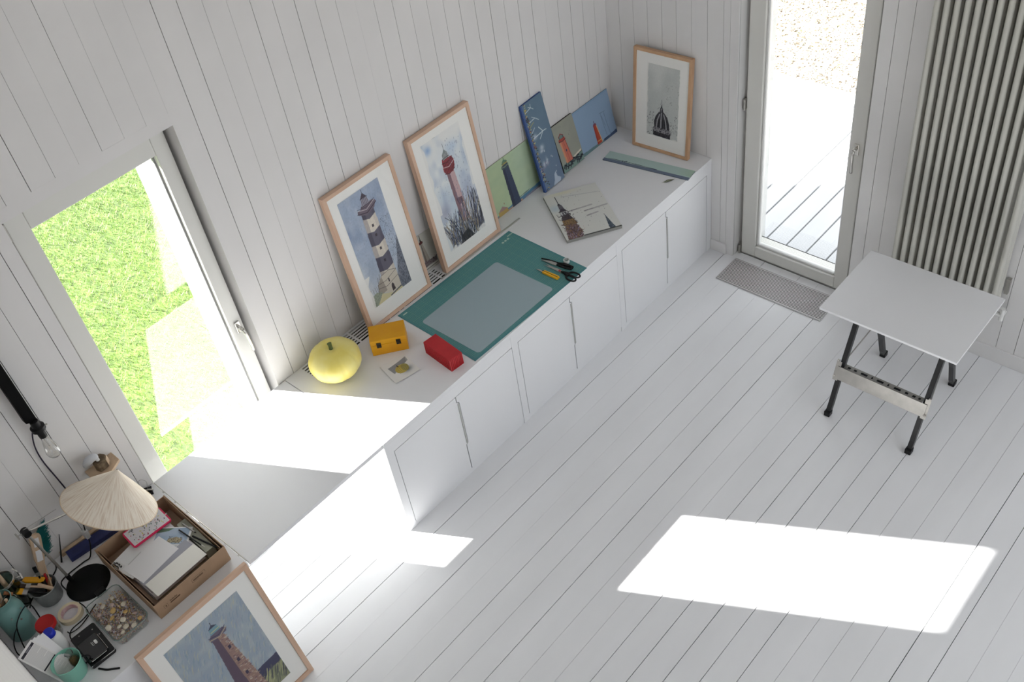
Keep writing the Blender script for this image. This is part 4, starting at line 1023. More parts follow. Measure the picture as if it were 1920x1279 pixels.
# stack of printed cards filling the box, then single sheets
c = Cv(.21, .15, (0, 0, 1, 1), .003, (.90, .90, .90), 21)
def flat_board(name, label, cat, cx_, cy_, z, w, h, t, rot, edge, top=None, group=None):
    o = thing(name, label, cat, (cx_, cy_, z), (0, 0, rot), group)
    part('sheets', MB().box(-w/2, w/2, -h/2, h/2, 0, t), edge, o)
    if top is not None: top.build('printed_face', o, M['art'], y=t+.0004, flat=True)
    return o
cardm = mat('grey_white_card', (.86, .85, .86), .8)
for k in range(3):
    c = Cv(.27, .17, (0, 0, 1, 1), .004, (.88, .88, .88), 30+k); c.put(c.noise(4, 4)*.5, (.72, .74, .78))
    if k == 5: c.line([(0, .1), (1, .1)], (.35, .35, .38), .004); c.line([(0, .3), (1, .3)], (.4, .4, .42), .003); c.dots(30, (0, .1, .3, .9), (.1, .1, .12), .006)
    flat_board('card_stack', ['bottom bundle of printed cards in the cardboard box', 'middle bundle of printed cards in the cardboard box', 'topmost bundle of printed cards, edges showing at the box front'][k], 'cards', -1.075+random.uniform(-.012, .012), -.45+random.uniform(-.01, .01)-.03*(k % 2)+.01, Z+.0042+.0224*k, .265, .27, .0215, random.uniform(-.03, .03), cardm, None if k < 5 else None, 'stacked cards in the cardboard box')
ZS = Z+.0042+.0224*3+.0008
c = Cv(.215, .15, (0, 0, 1, 1), .0025, (.93, .93, .93), 41)
c.poly([(.02, .55), (.02, .95), (.16, .95), (.16, .55)], (.88, .88, .88)); c.dots(26, (.02, .62, .12, .95), (.08, .08, .08), .006, 1); c.line([(.2, .5), (.55, .5)], (.5, .5, .5), .002); c.line([(.2, .42), (.5, .42)], (.5, .5, .5), .002)
flat_board('printed_card', 'white card with a small black figure print at the left of the box', 'card', -1.125, -.375, ZS, .215, .15, .0006, R(10), M['paper'], c)
c = Cv(.155, .11, (0, 0, 1, 1), .0018, (.56, .66, .78), 42)
c.put(c.noise(5, 4)*.5, (.80, .84, .88)); c.poly([(0, .75), (.35, .85), (.5, 1), (0, 1)], (.38, .50, .40)); c.poly([(0, 0), (1, 0), (1, .22), (0, .22)], (.86, .86, .86)); c.line([(0, .22), (1, .22)], (.55, .62, .70), .004)
c.poly([(.40, .28), (.42, .48), (.66, .56), (.86, .44), (.80, .26)], (.62, .56, .44)); c.dots(40, (.38, .24, .88, .56), (.28, .24, .22), .003, .8); c.dots(30, (.42, .26, .8, .5), (.88, .84, .66), .003, .8)
for k in range(10): c.line([(.15+.07*k, .10), (.19+.07*k, .12)], (.35, .38, .42), .0022)
flat_board('postcard', 'blue seaside postcard lying between the white sheets in the box', 'postcard', -.985, -.425, ZS+.0016, .175, .12, .0006, R(-52), M['paper'], c)
sh1 = flat_board('paper_sheet', 'blank white sheet lying on the left in the cardboard box', 'paper', -1.107, -.449, ZS+.0032, .205, .135, .0008, R(7), M['paper'])
flat_board('printed_leaflet', 'grey printed leaflet edge showing between the two blank sheets', 'leaflet', -1.075, -.545, ZS+.0024, .26, .10, .0006, R(5), mat('grey_print', (.66, .66, .70), .8))
sh2 = flat_board('paper_sheet', 'blank cream sheet lying nearest the front wall of the box', 'paper', -1.069, -.590, ZS+.0046, .262, .098, .0008, R(1), mat('cream_paper', (.95, .94, .91), .8))
# pink zip case
pc = thing('zip_case', 'pink edged zip case with small printed motifs', 'case', (-1.02, -.287, ZS+.0058), (0, 0, R(-3)))
part('body', MB().prism(rrect(.198, .118, .014), 0, .0075), M['pink'], pc)
c = Cv(.184, .104, (0, 0, 1, 1), .0016, (.88, .86, .88), 43)
for k in range(70):
    u, v = c.rng.uniform(.04, .94, 2); col = [(.20, .22, .26), (.25, .45, .38), (.75, .25, .35), (.85, .80, .30), (.3, .3, .3)][c.rng.integers(0, 5)]
    c.line([(u, v), (u+c.rng.uniform(-.03, .03), v+c.rng.uniform(-.08, .08))], col, c.rng.uniform(.002, .005))
c.build('printed_panel', pc, M['art'], y=.0078, flat=True)
part('zip_pull', MB().box(.092, .104, -.01, -.004, .004, .008), M['steel'], pc)
# green notebook and pens at the right of the box
flat_board('notebook', 'green covered notebook under the pens in the box', 'notebook', -.906, -.50, Z+.0042, .046, .24, .066, R(-2), mat('green_notebook', (.62, .62, .56), .7), None)
def pen(label, p0, p1, r, m, m2):
    v = Vector(p1)-Vector(p0); l = v.length; z = Vector(p0)
    o = thing('pen', label, 'pen', p0)
    part('barrel', MB().cyl((0, 0, 0), tuple(v*.88), r, n=10), m, o, smooth=True, auto=40)
    part('tip', MB().cyl(tuple(v*.88), tuple(v), r*.9, .0008, n=10), m2, o, smooth=True, auto=40)
    return o
zp = Z+.0042+.066+.0048
pen('black pen in the box lying nearest the right wall', (-.917, -.498, zp), (-.884, -.652, zp), .0042, M['black'], M['black'])
pen('thin black pencil in the box between card and pens', (-.937, -.424, ZS+.01), (-.921, -.60, ZS+.008), .0034, M['black'], M['steel'])
pen('short silver pen at the back of the pens in the box', (-.905, -.40, zp), (-.897, -.50, zp), .004, M['steel'], M['black'])

# glass dish of shells
ds = thing('glass_dish', 'rectangular clear glass dish full of sea shells', 'dish', (-1.355, -.535, Z+.0003))
def dish_shell(w, h, r, z0, z1, t):
    o_ = rrect(w, h, r); i_ = rrect(w-2*t, h-2*t, max(r-t, .004)); b_ = rrect(w-.02, h-.02, r)
    n = len(o_); vs = [(x, y, z0) for x, y in b_]+[(x, y, z1) for x, y in o_]+[(x, y, z1) for x, y in i_]+[(x*.97, y*.97, z0+t) for x, y in b_]
    fs = []
    for ring_ in range(3):
        for k in range(n): fs.append((ring_*n+k, ring_*n+(k+1) % n, (ring_+1)*n+(k+1) % n, (ring_+1)*n+k))
    fs += [tuple(range(n-1, -1, -1)), tuple(range(3*n, 4*n))]
    return MB().add(vs, fs)
dm_ = dish_shell(.168, .268, .028, 0, .052, .003)
part('bowl', dm_, M['clear'], ds, smooth=True, auto=40)
rm = MB(); rr_ = rrect(.165, .265, .027); rm.tube([(x, y, .052) for x, y in rr_+rr_[:1]], .0022, 8)
part('rim', rm, mat('thick_glass_edge', (.42, .50, .48), .15, coat=1), ds, smooth=True)
# small shells: heap (countless), and the large ones singly
rg2 = np.random.default_rng(9)
tri = []; tc = []
cols = [lin(q) for q in ((.90, .84, .76), (.86, .76, .68), (.76, .66, .68), (.95, .91, .85), (.88, .77, .50), (.72, .58, .50), (.84, .81, .84), (.60, .47, .48))]
for k in range(1700):
    u, v = rg2.uniform(-1, 1, 2); x = u*.071; y = v*.121
    z0 = .004+.030*rg2.random()*1.0+.006*(1-u*u)*(1-v*v)
    r_ = rg2.uniform(.0025, .0068); cc = cols[rg2.integers(0, 8)]; q = rg2.random(3)*2*PI
    rot = Euler(q).to_matrix()
    vs = [rot @ Vector(p_) for p_ in ((r_, 0, 0), (0, r_*.8, 0), (-r_, 0, 0), (0, -r_*.8, 0), (0, 0, r_*.7), (0, 0, -r_*.4))]
    for f_ in ((0, 1, 4), (1, 2, 4), (2, 3, 4), (3, 0, 4), (1, 0, 5), (2, 1, 5), (3, 2, 5), (0, 3, 5)):
        tri += [(-1.355+x+vs[i].x, -.535+y+vs[i].y, Z+max(.0052, z0+vs[i].z)) for i in f_]; tc.append(cc)
ss = trimesh('small_shells', np.array(tri), paint_mat('small_shell', .45), np.array(tc))
tag(ss, 'heap of tiny mixed shells inside the glass dish', 'shells', kind='stuff')
shm = [mat('cream_shell', (.90, .86, .78), .4, noise=.1, scale=60), mat('ochre_shell', (.84, .70, .44), .45, noise=.1, scale=60), mat('pink_shell', (.82, .72, .68), .4, noise=.1, scale=60)]
spots = [(-.062, -.030, .013, 0, 'round cream shell at the left rim of the dish'), (-.03, -.062, .011, 0, None), (-.012, -.085, .013, 0, None), (-.035, -.10, .010, 0, None), (.0, -.045, .012, 0, None),
         (.045, .02, .011, 0, None), (.03, .09, .010, 0, None), (-.02, .085, .012, 0, None), (.015, -.11, .011, 0, None), (.05, -.06, .009, 2, None), (-.055, .06, .009, 2, None),
         (-.005, .03, .012, 1, None), (-.028, .0, .011, 1, None), (.028, -.02, .010, 1, None), (.05, -.1, .009, 1, None), (.01, .06, .009, 2, None)]
proto = {}
for x, y, r_, mi, lab in spots:
    prof_ = []
    key = (mi,)
    if key not in proto:
        me_ = MB(); n_ = 14; vs = [(0, 0, .45)]
        for j, rad_ in enumerate((.5, .85, 1.0)):
            for k in range(n_):
                a_ = 2*PI*k/n_; q_ = rad_*(1+.03*(k % 2)); vs.append((q_*math.cos(a_), q_*.88*math.sin(a_)-.1*rad_, (.40, .22, 0)[j]+.03*(k % 2)))
        fs = [(0, 1+k, 1+(k+1) % n_) for k in range(n_)]
        for j in range(2):
            for k in range(n_): fs.append((1+j*n_+k, 1+(j+1)*n_+k, 1+(j+1)*n_+(k+1) % n_, 1+j*n_+(k+1) % n_))
        fs.append(tuple(1+2*n_+k for k in range(n_-1, -1, -1)))
        me_.add(vs, fs); o = part('shell', me_, shm[mi], None, smooth=True, auto=60); proto[key] = o
    else:
        o = proto[key].copy(); COL.objects.link(o)
    o.location = (-1.355+x, -.535+y, Z+.040); o.scale = (r_*1.15, r_*1.15, r_); o.rotation_euler = (random.uniform(-.3, .3), random.uniform(-.3, .3), random.uniform(0, 6))
    place = {0: 'at the rim beside the black case', 1: 'in a row of three by the black case side', 2: 'second from the corner nearest the black case', 3: 'nearest the corner facing the mint mug', 4: 'just off the middle towards the viewer',
             5: 'by the cardboard box side, middle of the dish', 6: 'at the lamp end near the cardboard box', 7: 'at the lamp end near the middle', 8: 'at the very front end of the dish', 9: 'towards the front by the cardboard box side',
             10: 'at the lamp end beside the tape roll', 11: 'in the centre, slightly towards the lamp', 12: 'left of centre in the dish', 13: 'right of centre, towards the front', 14: 'in the front corner by the large frame', 15: 'between centre and lamp end'}[spots.index((x, y, r_, mi, lab))]
    tag(o, ['cream clam shell ', 'ochre shell ', 'pinkish shell '][mi]+place, 'shell', 'large shells on top of the heap')

# desk lamp with a conical straw shade
lp = thing('desk_lamp', 'desk lamp with conical straw shade on a black round base', 'lamp', (-1.3445, -.25, Z+.0003))
part('base', MB().lathe([(.098, 0), (.098, .004), (.092, .0085), (.02, .011), (.0, .011)], 48, (-1.3445, -.25, Z)), mat('black_lacquer', (.06, .06, .065), .45, spec=.15), lp, smooth=True, w=True, auto=35)
part('base_plate', MB().box(-1.36, -1.315, -.36, -.335, Z+.0005, Z+.02), M['black'], lp, w=True, bevel=.002)
pA = (-1.388, -.180, Z+.012); pB = (-1.414, -.13, 1.06)
part('lower_arm', MB().cyl(pA, pB, .0062, n=14), M['steel'], lp, smooth=True, w=True, auto=40)
part('arm_socket', MB().cyl((-1.388, -.18, Z+.010), (-1.3905, -.175, Z+.045), .0105, n=14), M['black'], lp, smooth=True, w=True, auto=40)
jt = part('joint', MB().cyl((-1.414, -.112, 1.062), (-1.414, -.150, 1.058), .016, n=18), M['black'], lp, smooth=True, w=True, auto=40)
part('joint_screw', MB().cyl((-1.43, -.13, 1.066), (-1.448, -.13, 1.070), .003, n=8).cyl((-1.449, -.142, 1.06), (-1.449, -.118, 1.08), .0035, n=8), M['steel'], jt, w=True)
pC = (-1.12, -.262, 1.085)
part('upper_arm', MB().cyl((-1.405, -.134, 1.062), pC, .0055, n=12), M['chrome'], lp, smooth=True, w=True, auto=40)
part('spring_rod', MB().cyl((-1.418, -.125, 1.075), (-1.27, -.17, 1.10), .0013, n=6), M['steel'], lp, w=True)
ctr = Vector((-1.099, -.291, 1.05)); nn = Vector((.679, -.067, 1)).normalized()
uu = nn.cross(Vector((0, 1, 0))).normalized(); vv = nn.cross(uu)
sm = MB(); N_ = 120; prof_ = [(.199, 0), (.15, .046), (.10, .089), (.05, .131), (.012, .164), (.003, .172)]
for th_, flip in ((0, 0), (-.003, 1)):
    base_i = len(sm.v); vs = []
    for r_, h_ in prof_:
        for k in range(N_):
            a_ = 2*PI*k/N_; rr_2 = r_*(1+.003*math.sin(7*a_)); vs.append(ctr+(uu*math.cos(a_)+vv*math.sin(a_))*rr_2+nn*(h_+th_))
    fs = []
    for j in range(len(prof_)-1):
        for k in range(N_):
            q = (j*N_+k, j*N_+(k+1) % N_, (j+1)*N_+(k+1) % N_, (j+1)*N_+k); fs.append(q if not flip else tuple(reversed(q)))
    sm.add(vs, fs)
straw = bpy.data.materials.new('woven_straw'); straw.use_nodes = True
nt = straw.node_tree; b_ = nt.nodes['Principled BSDF']; b_.inputs['Roughness'].default_value = .65
tc_ = nt.nodes.new('ShaderNodeAttribute'); tc_.attribute_name = 'ang'
nz = nt.nodes.new('ShaderNodeTexNoise'); nz.noise_dimensions = '2D'; nz.inputs['Scale'].default_value = 1.0; nz.inputs['Detail'].default_value = 4
nt.links.new(tc_.outputs['Vector'], nz.inputs['Vector'])
mx = nt.nodes.new('ShaderNodeMix'); mx.data_type = 'RGBA'; mx.inputs[6].default_value = (*lin((.86, .79, .71)), 1); mx.inputs[7].default_value = (*lin((.94, .90, .84)), 1)
rp = nt.nodes.new('ShaderNodeMapRange'); rp.inputs[1].default_value = .34; rp.inputs[2].default_value = .58
nt.links.new(nz.outputs[0], rp.inputs[0]); nt.links.new(rp.outputs[0], mx.inputs[0]); nt.links.new(mx.outputs[2], b_.inputs['Base Color'])
shd = part('shade', sm, straw, lp, smooth=True, w=True)
at_ = shd.data.attributes.new('ang', 'FLOAT_VECTOR', 'POINT'); data = []
for s2 in range(2):
    for j, (r_, h_) in enumerate(prof_):
        for k in range(N_):
            kk = k if k <= N_/2 else N_-k
            data += [kk*1.25+13*(k > N_/2), j*.8, 0]
at_.data.foreach_set('vector', data)
part('shade_rim', MB().tube([ctr+(uu*math.cos(2*PI*k/60)+vv*math.sin(2*PI*k/60))*.199 for k in range(61)], .0022, 8), mat('straw_rim', (.86, .77, .66), .6), lp, smooth=True, w=True)
part('bulb_socket', MB().cyl(ctr+nn*.02, ctr+nn*.10, .018, n=16), M['black'], lp, smooth=True, w=True, auto=40)
# cord with a clear inline switch
cd_ = part('cord', MB().tube(spline([(-1.175, -.08, .96), (-1.198, -.078, .86), (-1.21, -.072, .80), (-1.216, -.069, .76), (-1.223, -.088, .744), (-1.240, -.118, .734), (-1.268, -.138, .709), (-1.30, -.135, .7075), (-1.38, -.135, .7075), (-1.425, -.15, .7075), (-1.43, -.21, .7075)], 6), .0029, 8), M['black'], lp, smooth=True, w=True)
part('cord_switch', MB().beam((-1.213, -.071, .80), (-1.218, -.072, .752), .026, .022), M['milky'], lp, w=True, bevel=.004)

# wall lamp: black strap arm, socket, clear filament bulb
wlmp = thing('wall_lamp', 'black bar wall lamp with bare clear teardrop bulb', 'wall lamp', (-1.14, -.03, 1.44))
part('bar', MB().add([(-1.164, -.062, 1.475), (-1.118, -.062, 1.455), (-1.118, -.062, 2.15), (-1.164, -.062, 2.15), (-1.164, -.028, 1.475), (-1.118, -.028, 1.455), (-1.118, -.028, 2.15), (-1.164, -.028, 2.15)],
     [(0, 1, 2, 3), (7, 6, 5, 4), (1, 5, 6, 2), (4, 0, 3, 7), (0, 4, 5, 1), (3, 2, 6, 7)]), M['deepblack'], wlmp, w=True, bevel=.003)
part('wall_plate', MB().box(-1.16, -1.122, -.028, -.001, 1.60, 1.70), M['black'], wlmp, w=True)
sk = part('socket', MB().lathe([(.0, .0), (.0165, 0), (.0175, .03), (.0175, .042), (.030, .044), (.030, .062), (.020, .066), (.018, .095), (0, .097)], 28, (-1.134, -.060, 1.372)), M['black'], wlmp, smooth=True, w=True, auto=35)
part('socket_screw', MB().cyl((-1.105, -.07, 1.425), (-1.097, -.073, 1.425), .004, n=10), M['steel'], sk, w=True)
bprof = [(.001, -.128), (.012, -.127), (.022, -.121), (.029, -.108), (.031, -.094), (.028, -.072), (.022, -.045), (.0165, -.02), (.0145, 0)]
bb_ = part('bulb', MB().lathe(bprof, 28, (-1.134, -.060, 1.373)), M['bulb'], wlmp, smooth=True, w=True)
part('glass_stem', MB().lathe([(.006, 0), (.005, -.035), (.0035, -.055), (.004, -.06), (.001, -.062)], 12, (-1.134, -.060, 1.373)), M['bulb'], bb_, smooth=True, w=True)
fl_ = MB()
for k in range(4):
    a_ = PI*k/2; fl_.tube([(-1.134+.005*math.cos(a_), -.06+.005*math.sin(a_), 1.315), (-1.134+.012*math.cos(a_), -.06+.012*math.sin(a_), 1.275)], .0005, 5)
part('filament', fl_, mat('filament', (.8, .76, .66), .3, .8), bb_, w=True, kind='stuff')
part('cord', MB().tube(spline([(-1.15, -.045, 1.425), (-1.165, -.02, 1.37), (-1.180, -.012, 1.30), (-1.184, -.012, 1.217), (-1.176, -.012, 1.10), (-1.170, -.014, 1.0), (-1.168, -.016, .88), (-1.165, -.016, .76)], 7), .0032, 8), mat('dark_violet_cord', (.13, .10, .19), .6), wlmp, smooth=True, w=True)

# little wooden shelf, driftwood block, white shell figure
sf = thing('wall_shelf', 'small pale wooden shelf fixed to the wall behind the lamp shade', 'shelf', (-1.0, -.04, 1.01))
part('board', MB().prism([(-1.065, -.006), (-1.065, -.075), (-.985, -.108), (-.925, -.075), (-.925, -.006)], 1.012, 1.026), M['wood'], sf, w=True, bevel=.001)
part('bracket', MB().box(-1.01, -.98, -.05, -.001, .972, 1.0118), M['wood'], sf, w=True)
dw_ = thing('driftwood_block', 'chunk of bark edged driftwood on the little wall shelf', 'wood block', (-.993, -.05, 1.0263), (0, 0, R(12)))
part('block', MB().prism([(-.030, -.022), (.010, -.028), (.032, -.006), (.024, .024), (-.016, .028), (-.034, .006)], 0, .052), M['bark'], dw_, bevel=.004)
part('sawn_face', MB().prism([(.011, -.0285), (.033, -.0065), (.0345, -.009), (.0125, -.0305)], .006, .046), M['wood'], dw_)
sg_ = thing('shell_figure', 'grey white twisted shell on a peg on the driftwood', 'shell', (-1.0, -.055, 1.0785))
part('peg', MB().cyl((0, 0, 0), (-.004, -.002, .016), .009, .007, n=14), M['white'], sg_, smooth=True, auto=40)
sp_ = spline([(-.002, 0, .014), (-.006, -.004, .028), (-.016, -.006, .036), (-.032, -.004, .034), (-.046, 0, .026), (-.056, .004, .014), (-.060, .006, .004)], 4)
part('body', MB().tube(sp_, .01, 12, rads=[.007+.0125*math.sin(PI*min(1, (k+2)/(len(sp_)*1.02)))*(1+.08*math.sin(k*.5)) for k in range(len(sp_))]), M['stone'], sg_, smooth=True)

# blue bar and wooden strip against the wall
br = thing('painted_bar', 'dark blue painted bar lying beside the wall', 'bar', (-1.19, -.078, Z+.0003), (0, 0, R(-7)))
part('bar', MB().box(-.14, .14, -.028, .028, 0, .026), M['navy'], br, bevel=.0015)
ws = thing('wood_strip', 'thin pale wooden strip behind the dark blue bar', 'strip', (-1.19, -.026, Z+.0003), (0, 0, R(-4.2)))
part('strip', MB().box(-.155, .15, -.010, .010, 0, .022), M['wood'], ws, bevel=.001)

# hand brush with teal bristles
hb = thing('hand_brush', 'wooden hand brush with teal bristles leaning on the wall', 'brush', (-1.462, -.058, Z+.001))
A_ = Vector((-1.464, -.062, .706)); B_ = Vector((-1.384, -.034, .935)); ax = (B_-A_).normalized(); wv = Vector((1, 0, 0)); wv = (wv-ax*wv.dot(ax)).normalized(); nv = ax.cross(wv)
out = []; Lh = (B_-A_).length
prof2 = [(0, .013), (.15, .0145), (.38, .018), (.48, .023), (.92, .025), (.97, .021), (1.0, .011)]
poly2 = [(t_*Lh, w2) for t_, w2 in prof2]+[(t_*Lh, -w2) for t_, w2 in reversed(prof2)]
hm2 = MB(); n_ = len(poly2)
hm2.add([A_+ax*a_+wv*b2+nv*.007 for a_, b2 in poly2]+[A_+ax*a_+wv*b2-nv*.007 for a_, b2 in poly2], [tuple(range(n_)), tuple(range(2*n_-1, n_-1, -1))]+[(i, n_+i, n_+(i+1) % n_, (i+1) % n_) for i in range(n_)])
hh = part('handle_board', hm2, M['wood'], hb, w=True, bevel=.002)
sgn_ = 1 if nv.y < 0 else -1
for t0, t1, w2 in ((.42, .66, .013), (.74, .92, .012)):
    q = [A_+ax*(t0*Lh)+wv*w2, A_+ax*(t1*Lh)+wv*w2, A_+ax*(t1*Lh)-wv*w2, A_+ax*(t0*Lh)-wv*w2]
    part('paper_label', MB().add([p_+nv*sgn_*.0074 for p_ in q]+[p_+nv*sgn_*.0078 for p_ in q], [(0, 1, 2, 3), (7, 6, 5, 4), (0, 4, 5, 1), (1, 5, 6, 2), (2, 6, 7, 3), (3, 7, 4, 0)]), M['paper'], hh, w=True)
bt = MB()
for k in range(420):
    t_ = random.uniform(.42, .99); s0 = A_+ax*(t_*Lh)+wv*random.uniform(.006, .020)-nv*sgn_*.005
    e0 = s0+wv*random.uniform(.028, .052)+ax*random.uniform(.010, .055)-nv*sgn_*random.uniform(-.004, .012)
    if e0.y > -.006: e0.y = -.006
    if s0.y > -.006: s0.y = -.008
    if e0.z < Z+.004: continue
    bt.cyl(s0, e0, .0011, .0008, n=4, cap=False)
part('bristles', bt, M['tealbristle'], hb, w=True, kind='stuff')

# zinc pot with brushes and tools
zc = (-1.492, -.178)
zp_ = thing('zinc_pot', 'round zinc pot holding brushes and a yellow knife', 'pot', (zc[0], zc[1], Z+.0003))
part('pot', MB().lathe([(0, .0), (.050, 0), (.0535, .004), (.058, .088), (.060, .091), (.0575, .0925), (.0555, .088), (.051, .006), (0, .005)], 40), M['zinc'], zp_, smooth=True, auto=50)
def rod(name, label, cat, p0, p1, r, m, extra=None, r1=None):
    o = thing(name, label, cat, p0)
    v = Vector(p1)-Vector(p0)
    part('stick' if name == 'skewer' else 'handle', MB().cyl((0, 0, 0), tuple(v), r, r1, n=10), m, o, smooth=True, auto=40)
    if extra: extra(o, v)
    return o
zf = Z+.008
for k, (q0, q1) in enumerate([((-1.480, -.20), (-1.432, -.196, .935)), ((-1.474, -.195), (-1.440, -.20, .90)), ((-1.486, -.205), (-1.436, -.208, .915))]):
    rod('skewer', ['rightmost of the three thin skewers in the zinc pot', 'shortest of the three thin skewers in the zinc pot', 'front one of the three thin skewers in the zinc pot'][k], 'skewer', (q0[0], q0[1], zf+.001), q1, .0018, M['wood'], r1=.0014).__setitem__('group', 'skewers in the zinc pot')
# yellow snap-off knife lying across the rim
yk = thing('snap_knife', 'yellow snap off knife lying across the zinc pot', 'knife', (-1.500, -.128, .802), (0, R(-6), math.atan2(-.069, .046)))
part('handle', MB().prism([(-.055, -.010), (-.035, -.017), (.035, -.016), (.052, -.006), (.052, .010), (-.05, .012)], 0, .012), M['orange'], yk, bevel=.003)
part('blade_end', MB().prism([(-.055, -.006), (-.08, -.002), (-.055, .006)], .004, .006), M['black'], yk)
def brush(label, p0, p1, r, m, hm_, bw=.02, bl=.035):
    o = thing('paint_brush', label, 'brush', p0); v = Vector(p1)-Vector(p0); d = v.normalized()
    part('handle', MB().cyl((0, 0, 0), tuple(v), r, r*.8, n=10), hm_, o, smooth=True, auto=40)
    part('ferrule', MB().beam(tuple(v), tuple(v+d*.02), bw, .008), M['steel'], o)
    part('bristles', MB().beam(tuple(v+d*.02), tuple(v+d*(.02+bl)), bw*.95, .007), m, o)
    return o
brush('paint brush with grey ferrule pointing left over the pot rim', (-1.472, -.215, .792), (-1.528, -.150, .808), .006, M['brownbristle'], M['wood'], .018)
brush('wide paint brush with orange handle lying on the left of the pot', (-1.488, -.225, .775), (-1.550, -.158, .800), .007, M['orange'], M['black'], .03, .03)
brush('thin black brush propped in the zinc pot', (-1.49, -.17, .74), (-1.478, -.150, .83), .005, M['black'], M['black'], .016, .03)
rod('dowel', 'short pale wooden dowel lying in the zinc pot', 'dowel', (-1.468, -.225, .785), (-1.502, -.168, .806), .0085, M['wood'])
rod('dowel', 'brown wooden dowel end sticking out to the right in the zinc pot', 'dowel', (-1.500, -.19, .73), (-1.452, -.185, .812), .008, mat('brown_wood', (.62, .46, .32), .6))
bk = rod('black_brush', 'thin black brush leaning upright on the wall by the blue bar', 'brush', (-1.364, -.046, Z+.001), (-1.300, -.006, .815), .004, M['black'], r1=.0016)
rod('red_marker', 'red capped marker standing in the zinc pot', 'marker', (-1.478, -.168, .715), (-1.456, -.156, .822), .0055, M['red'])

# teal enamel can with bits of wood
tcn = thing('enamel_can', 'tall teal enamel can with rivets and a wire handle', 'can', (-1.655, -.232, Z+.0003))
part('can', MB().lathe([(0, 0), (.057, 0), (.061, .006), (.061, .155), (.054, .185), (.044, .198), (.044, .222), (.049, .238), (.0505, .240), (.047, .241), (.042, .222), (.042, .20), (.052, .18), (.057, .15), (.057, .01), (0, .008)], 44), M['teal'], tcn, smooth=True, auto=60)
for a_, z_ in ((R(-48), .168), (R(-100), .165), (R(-20), .12), (R(-75), .13), (R(-110), .09)):
    part('rivet', MB().cyl((.058*math.cos(a_), .058*math.sin(a_), z_), (.0645*math.cos(a_), .0645*math.sin(a_), z_), .004, n=10), M['chrome'], tcn, smooth=True, auto=40)
wh = [(.058*math.cos(t_), -.01+.02*math.sin(t_*2), .20+.03*math.sin(t_)) for t_ in np.linspace(0, PI, 18)]
hw_ = part('wire_handle', MB().tube(wh, .0013, 6), M['steel'], tcn, smooth=True)
part('wooden_grip', MB().cyl((.052, .004, .215), (.030, .014, .238), .008, n=14), mat('brown_grip', (.62, .40, .24), .5), hw_, smooth=True, auto=40)
for k, (a_, b_, r_, nm) in enumerate([((-1.660, -.225, .88), (-1.640, -.225, .985), .010, 'pale round stick standing in the teal can'), ((-1.670, -.245, .87), (-1.668, -.262, .962), .009, 'brown stick standing in the teal can, nearest the viewer'), ((-1.645, -.250, .86), (-1.636, -.268, .955), .007, 'thin stick end at the right rim of the teal can')]):
    rod('stick', nm, 'stick', a_, b_, r_, M['wood'] if k != 1 else mat('brown_stick', (.66, .50, .36), .6))

# clip-top glass jar with tall sticks at the back
gj = thing('glass_jar', 'large clip top glass jar at the back by the near wall', 'jar', (-1.600, -.085, Z+.0003))
part('jar', MB().lathe([(0, 0), (.050, 0), (.055, .006), (.055, .135), (.048, .155), (.048, .17), (.045, .17), (.045, .155), (.052, .133), (.052, .01), (0, .006)], 40), M['jarglass'], gj, smooth=True, auto=60)
part('metal_rim', MB().lathe([(.050, .165), (.053, .165), (.053, .178), (.050, .178), (.050, .165)], 40), M['chrome'], gj, smooth=True, auto=40)
for a_ in (R(-15), R(25)):
    wn = MB().cyl((.05*math.cos(a_), .05*math.sin(a_), .150), (.078*math.cos(a_), .078*math.sin(a_), .148), .0022, n=8)
    wn.beam((.074*math.cos(a_)-.012*math.sin(a_), .074*math.sin(a_)+.012*math.cos(a_), .155), (.074*math.cos(a_)+.012*math.sin(a_), .074*math.sin(a_)-.012*math.cos(a_), .141), .006, .003)
    part('wing_nut', wn, M['chrome'], gj)
rod('stick', 'tall flat wooden stick standing in the glass jar', 'stick', (-1.595, -.090, Z+.012), (-1.600, -.098, 1.10), .011, M['wood'])
rod('stick', 'second wooden stick in the glass jar, leaning towards the wall', 'stick', (-1.622, -.068, Z+.012), (-1.650, -.050, 1.04), .008, M['wood'])

# masking tape
mt_ = thing('masking_tape', 'roll of cream masking tape with a pink printed core', 'tape', (-1.483, -.338, Z+.0003))
part('roll', MB().lathe([(.0385, 0), (.052, 0), (.052, .025), (.0385, .025), (.0385, 0)], 44), M['tape'], mt_, smooth=True, auto=40)
part('core', MB().lathe([(.0365, .0005), (.0384, .0005), (.0384, .0245), (.0365, .0245), (.0365, .0005)], 44), M['tapecore'], mt_, smooth=True, auto=40)

# red lidded jar and white bottle
rj = thing('lidded_jar', 'clear jar with a bright red lid', 'jar', (-1.583, -.362, Z+.0003))
part('jar', MB().lathe([(0, 0), (.037, 0), (.040, .005), (.040, .068), (.036, .076), (.034, .076), (.037, .066), (.037, .007), (0, .004)], 36), M['clear_plastic'], rj, smooth=True, auto=50)
part('lid', MB().lathe([(.0395, .0765), (.043, .0775), (.043, .094), (.041, .0965), (.036, .0945), (0, .0945)], 36), M['redlid'], rj, smooth=True, auto=40)
wb = thing('squeeze_bottle', 'white glue bottle with a blue cap', 'bottle', (-1.598, -.452, Z+.0003))
part('bottle', MB().lathe([(0, 0), (.032, 0), (.036, .005), (.036, .085), (.030, .102), (.020, .112), (.0, .113)], 36), M['white'], wb, smooth=True, auto=60)
part('cap', MB().lathe([(.0215, .1135), (.0235, .115), (.0225, .136), (.019, .140), (0, .140)], 32), M['blue'], wb, smooth=True, auto=40)

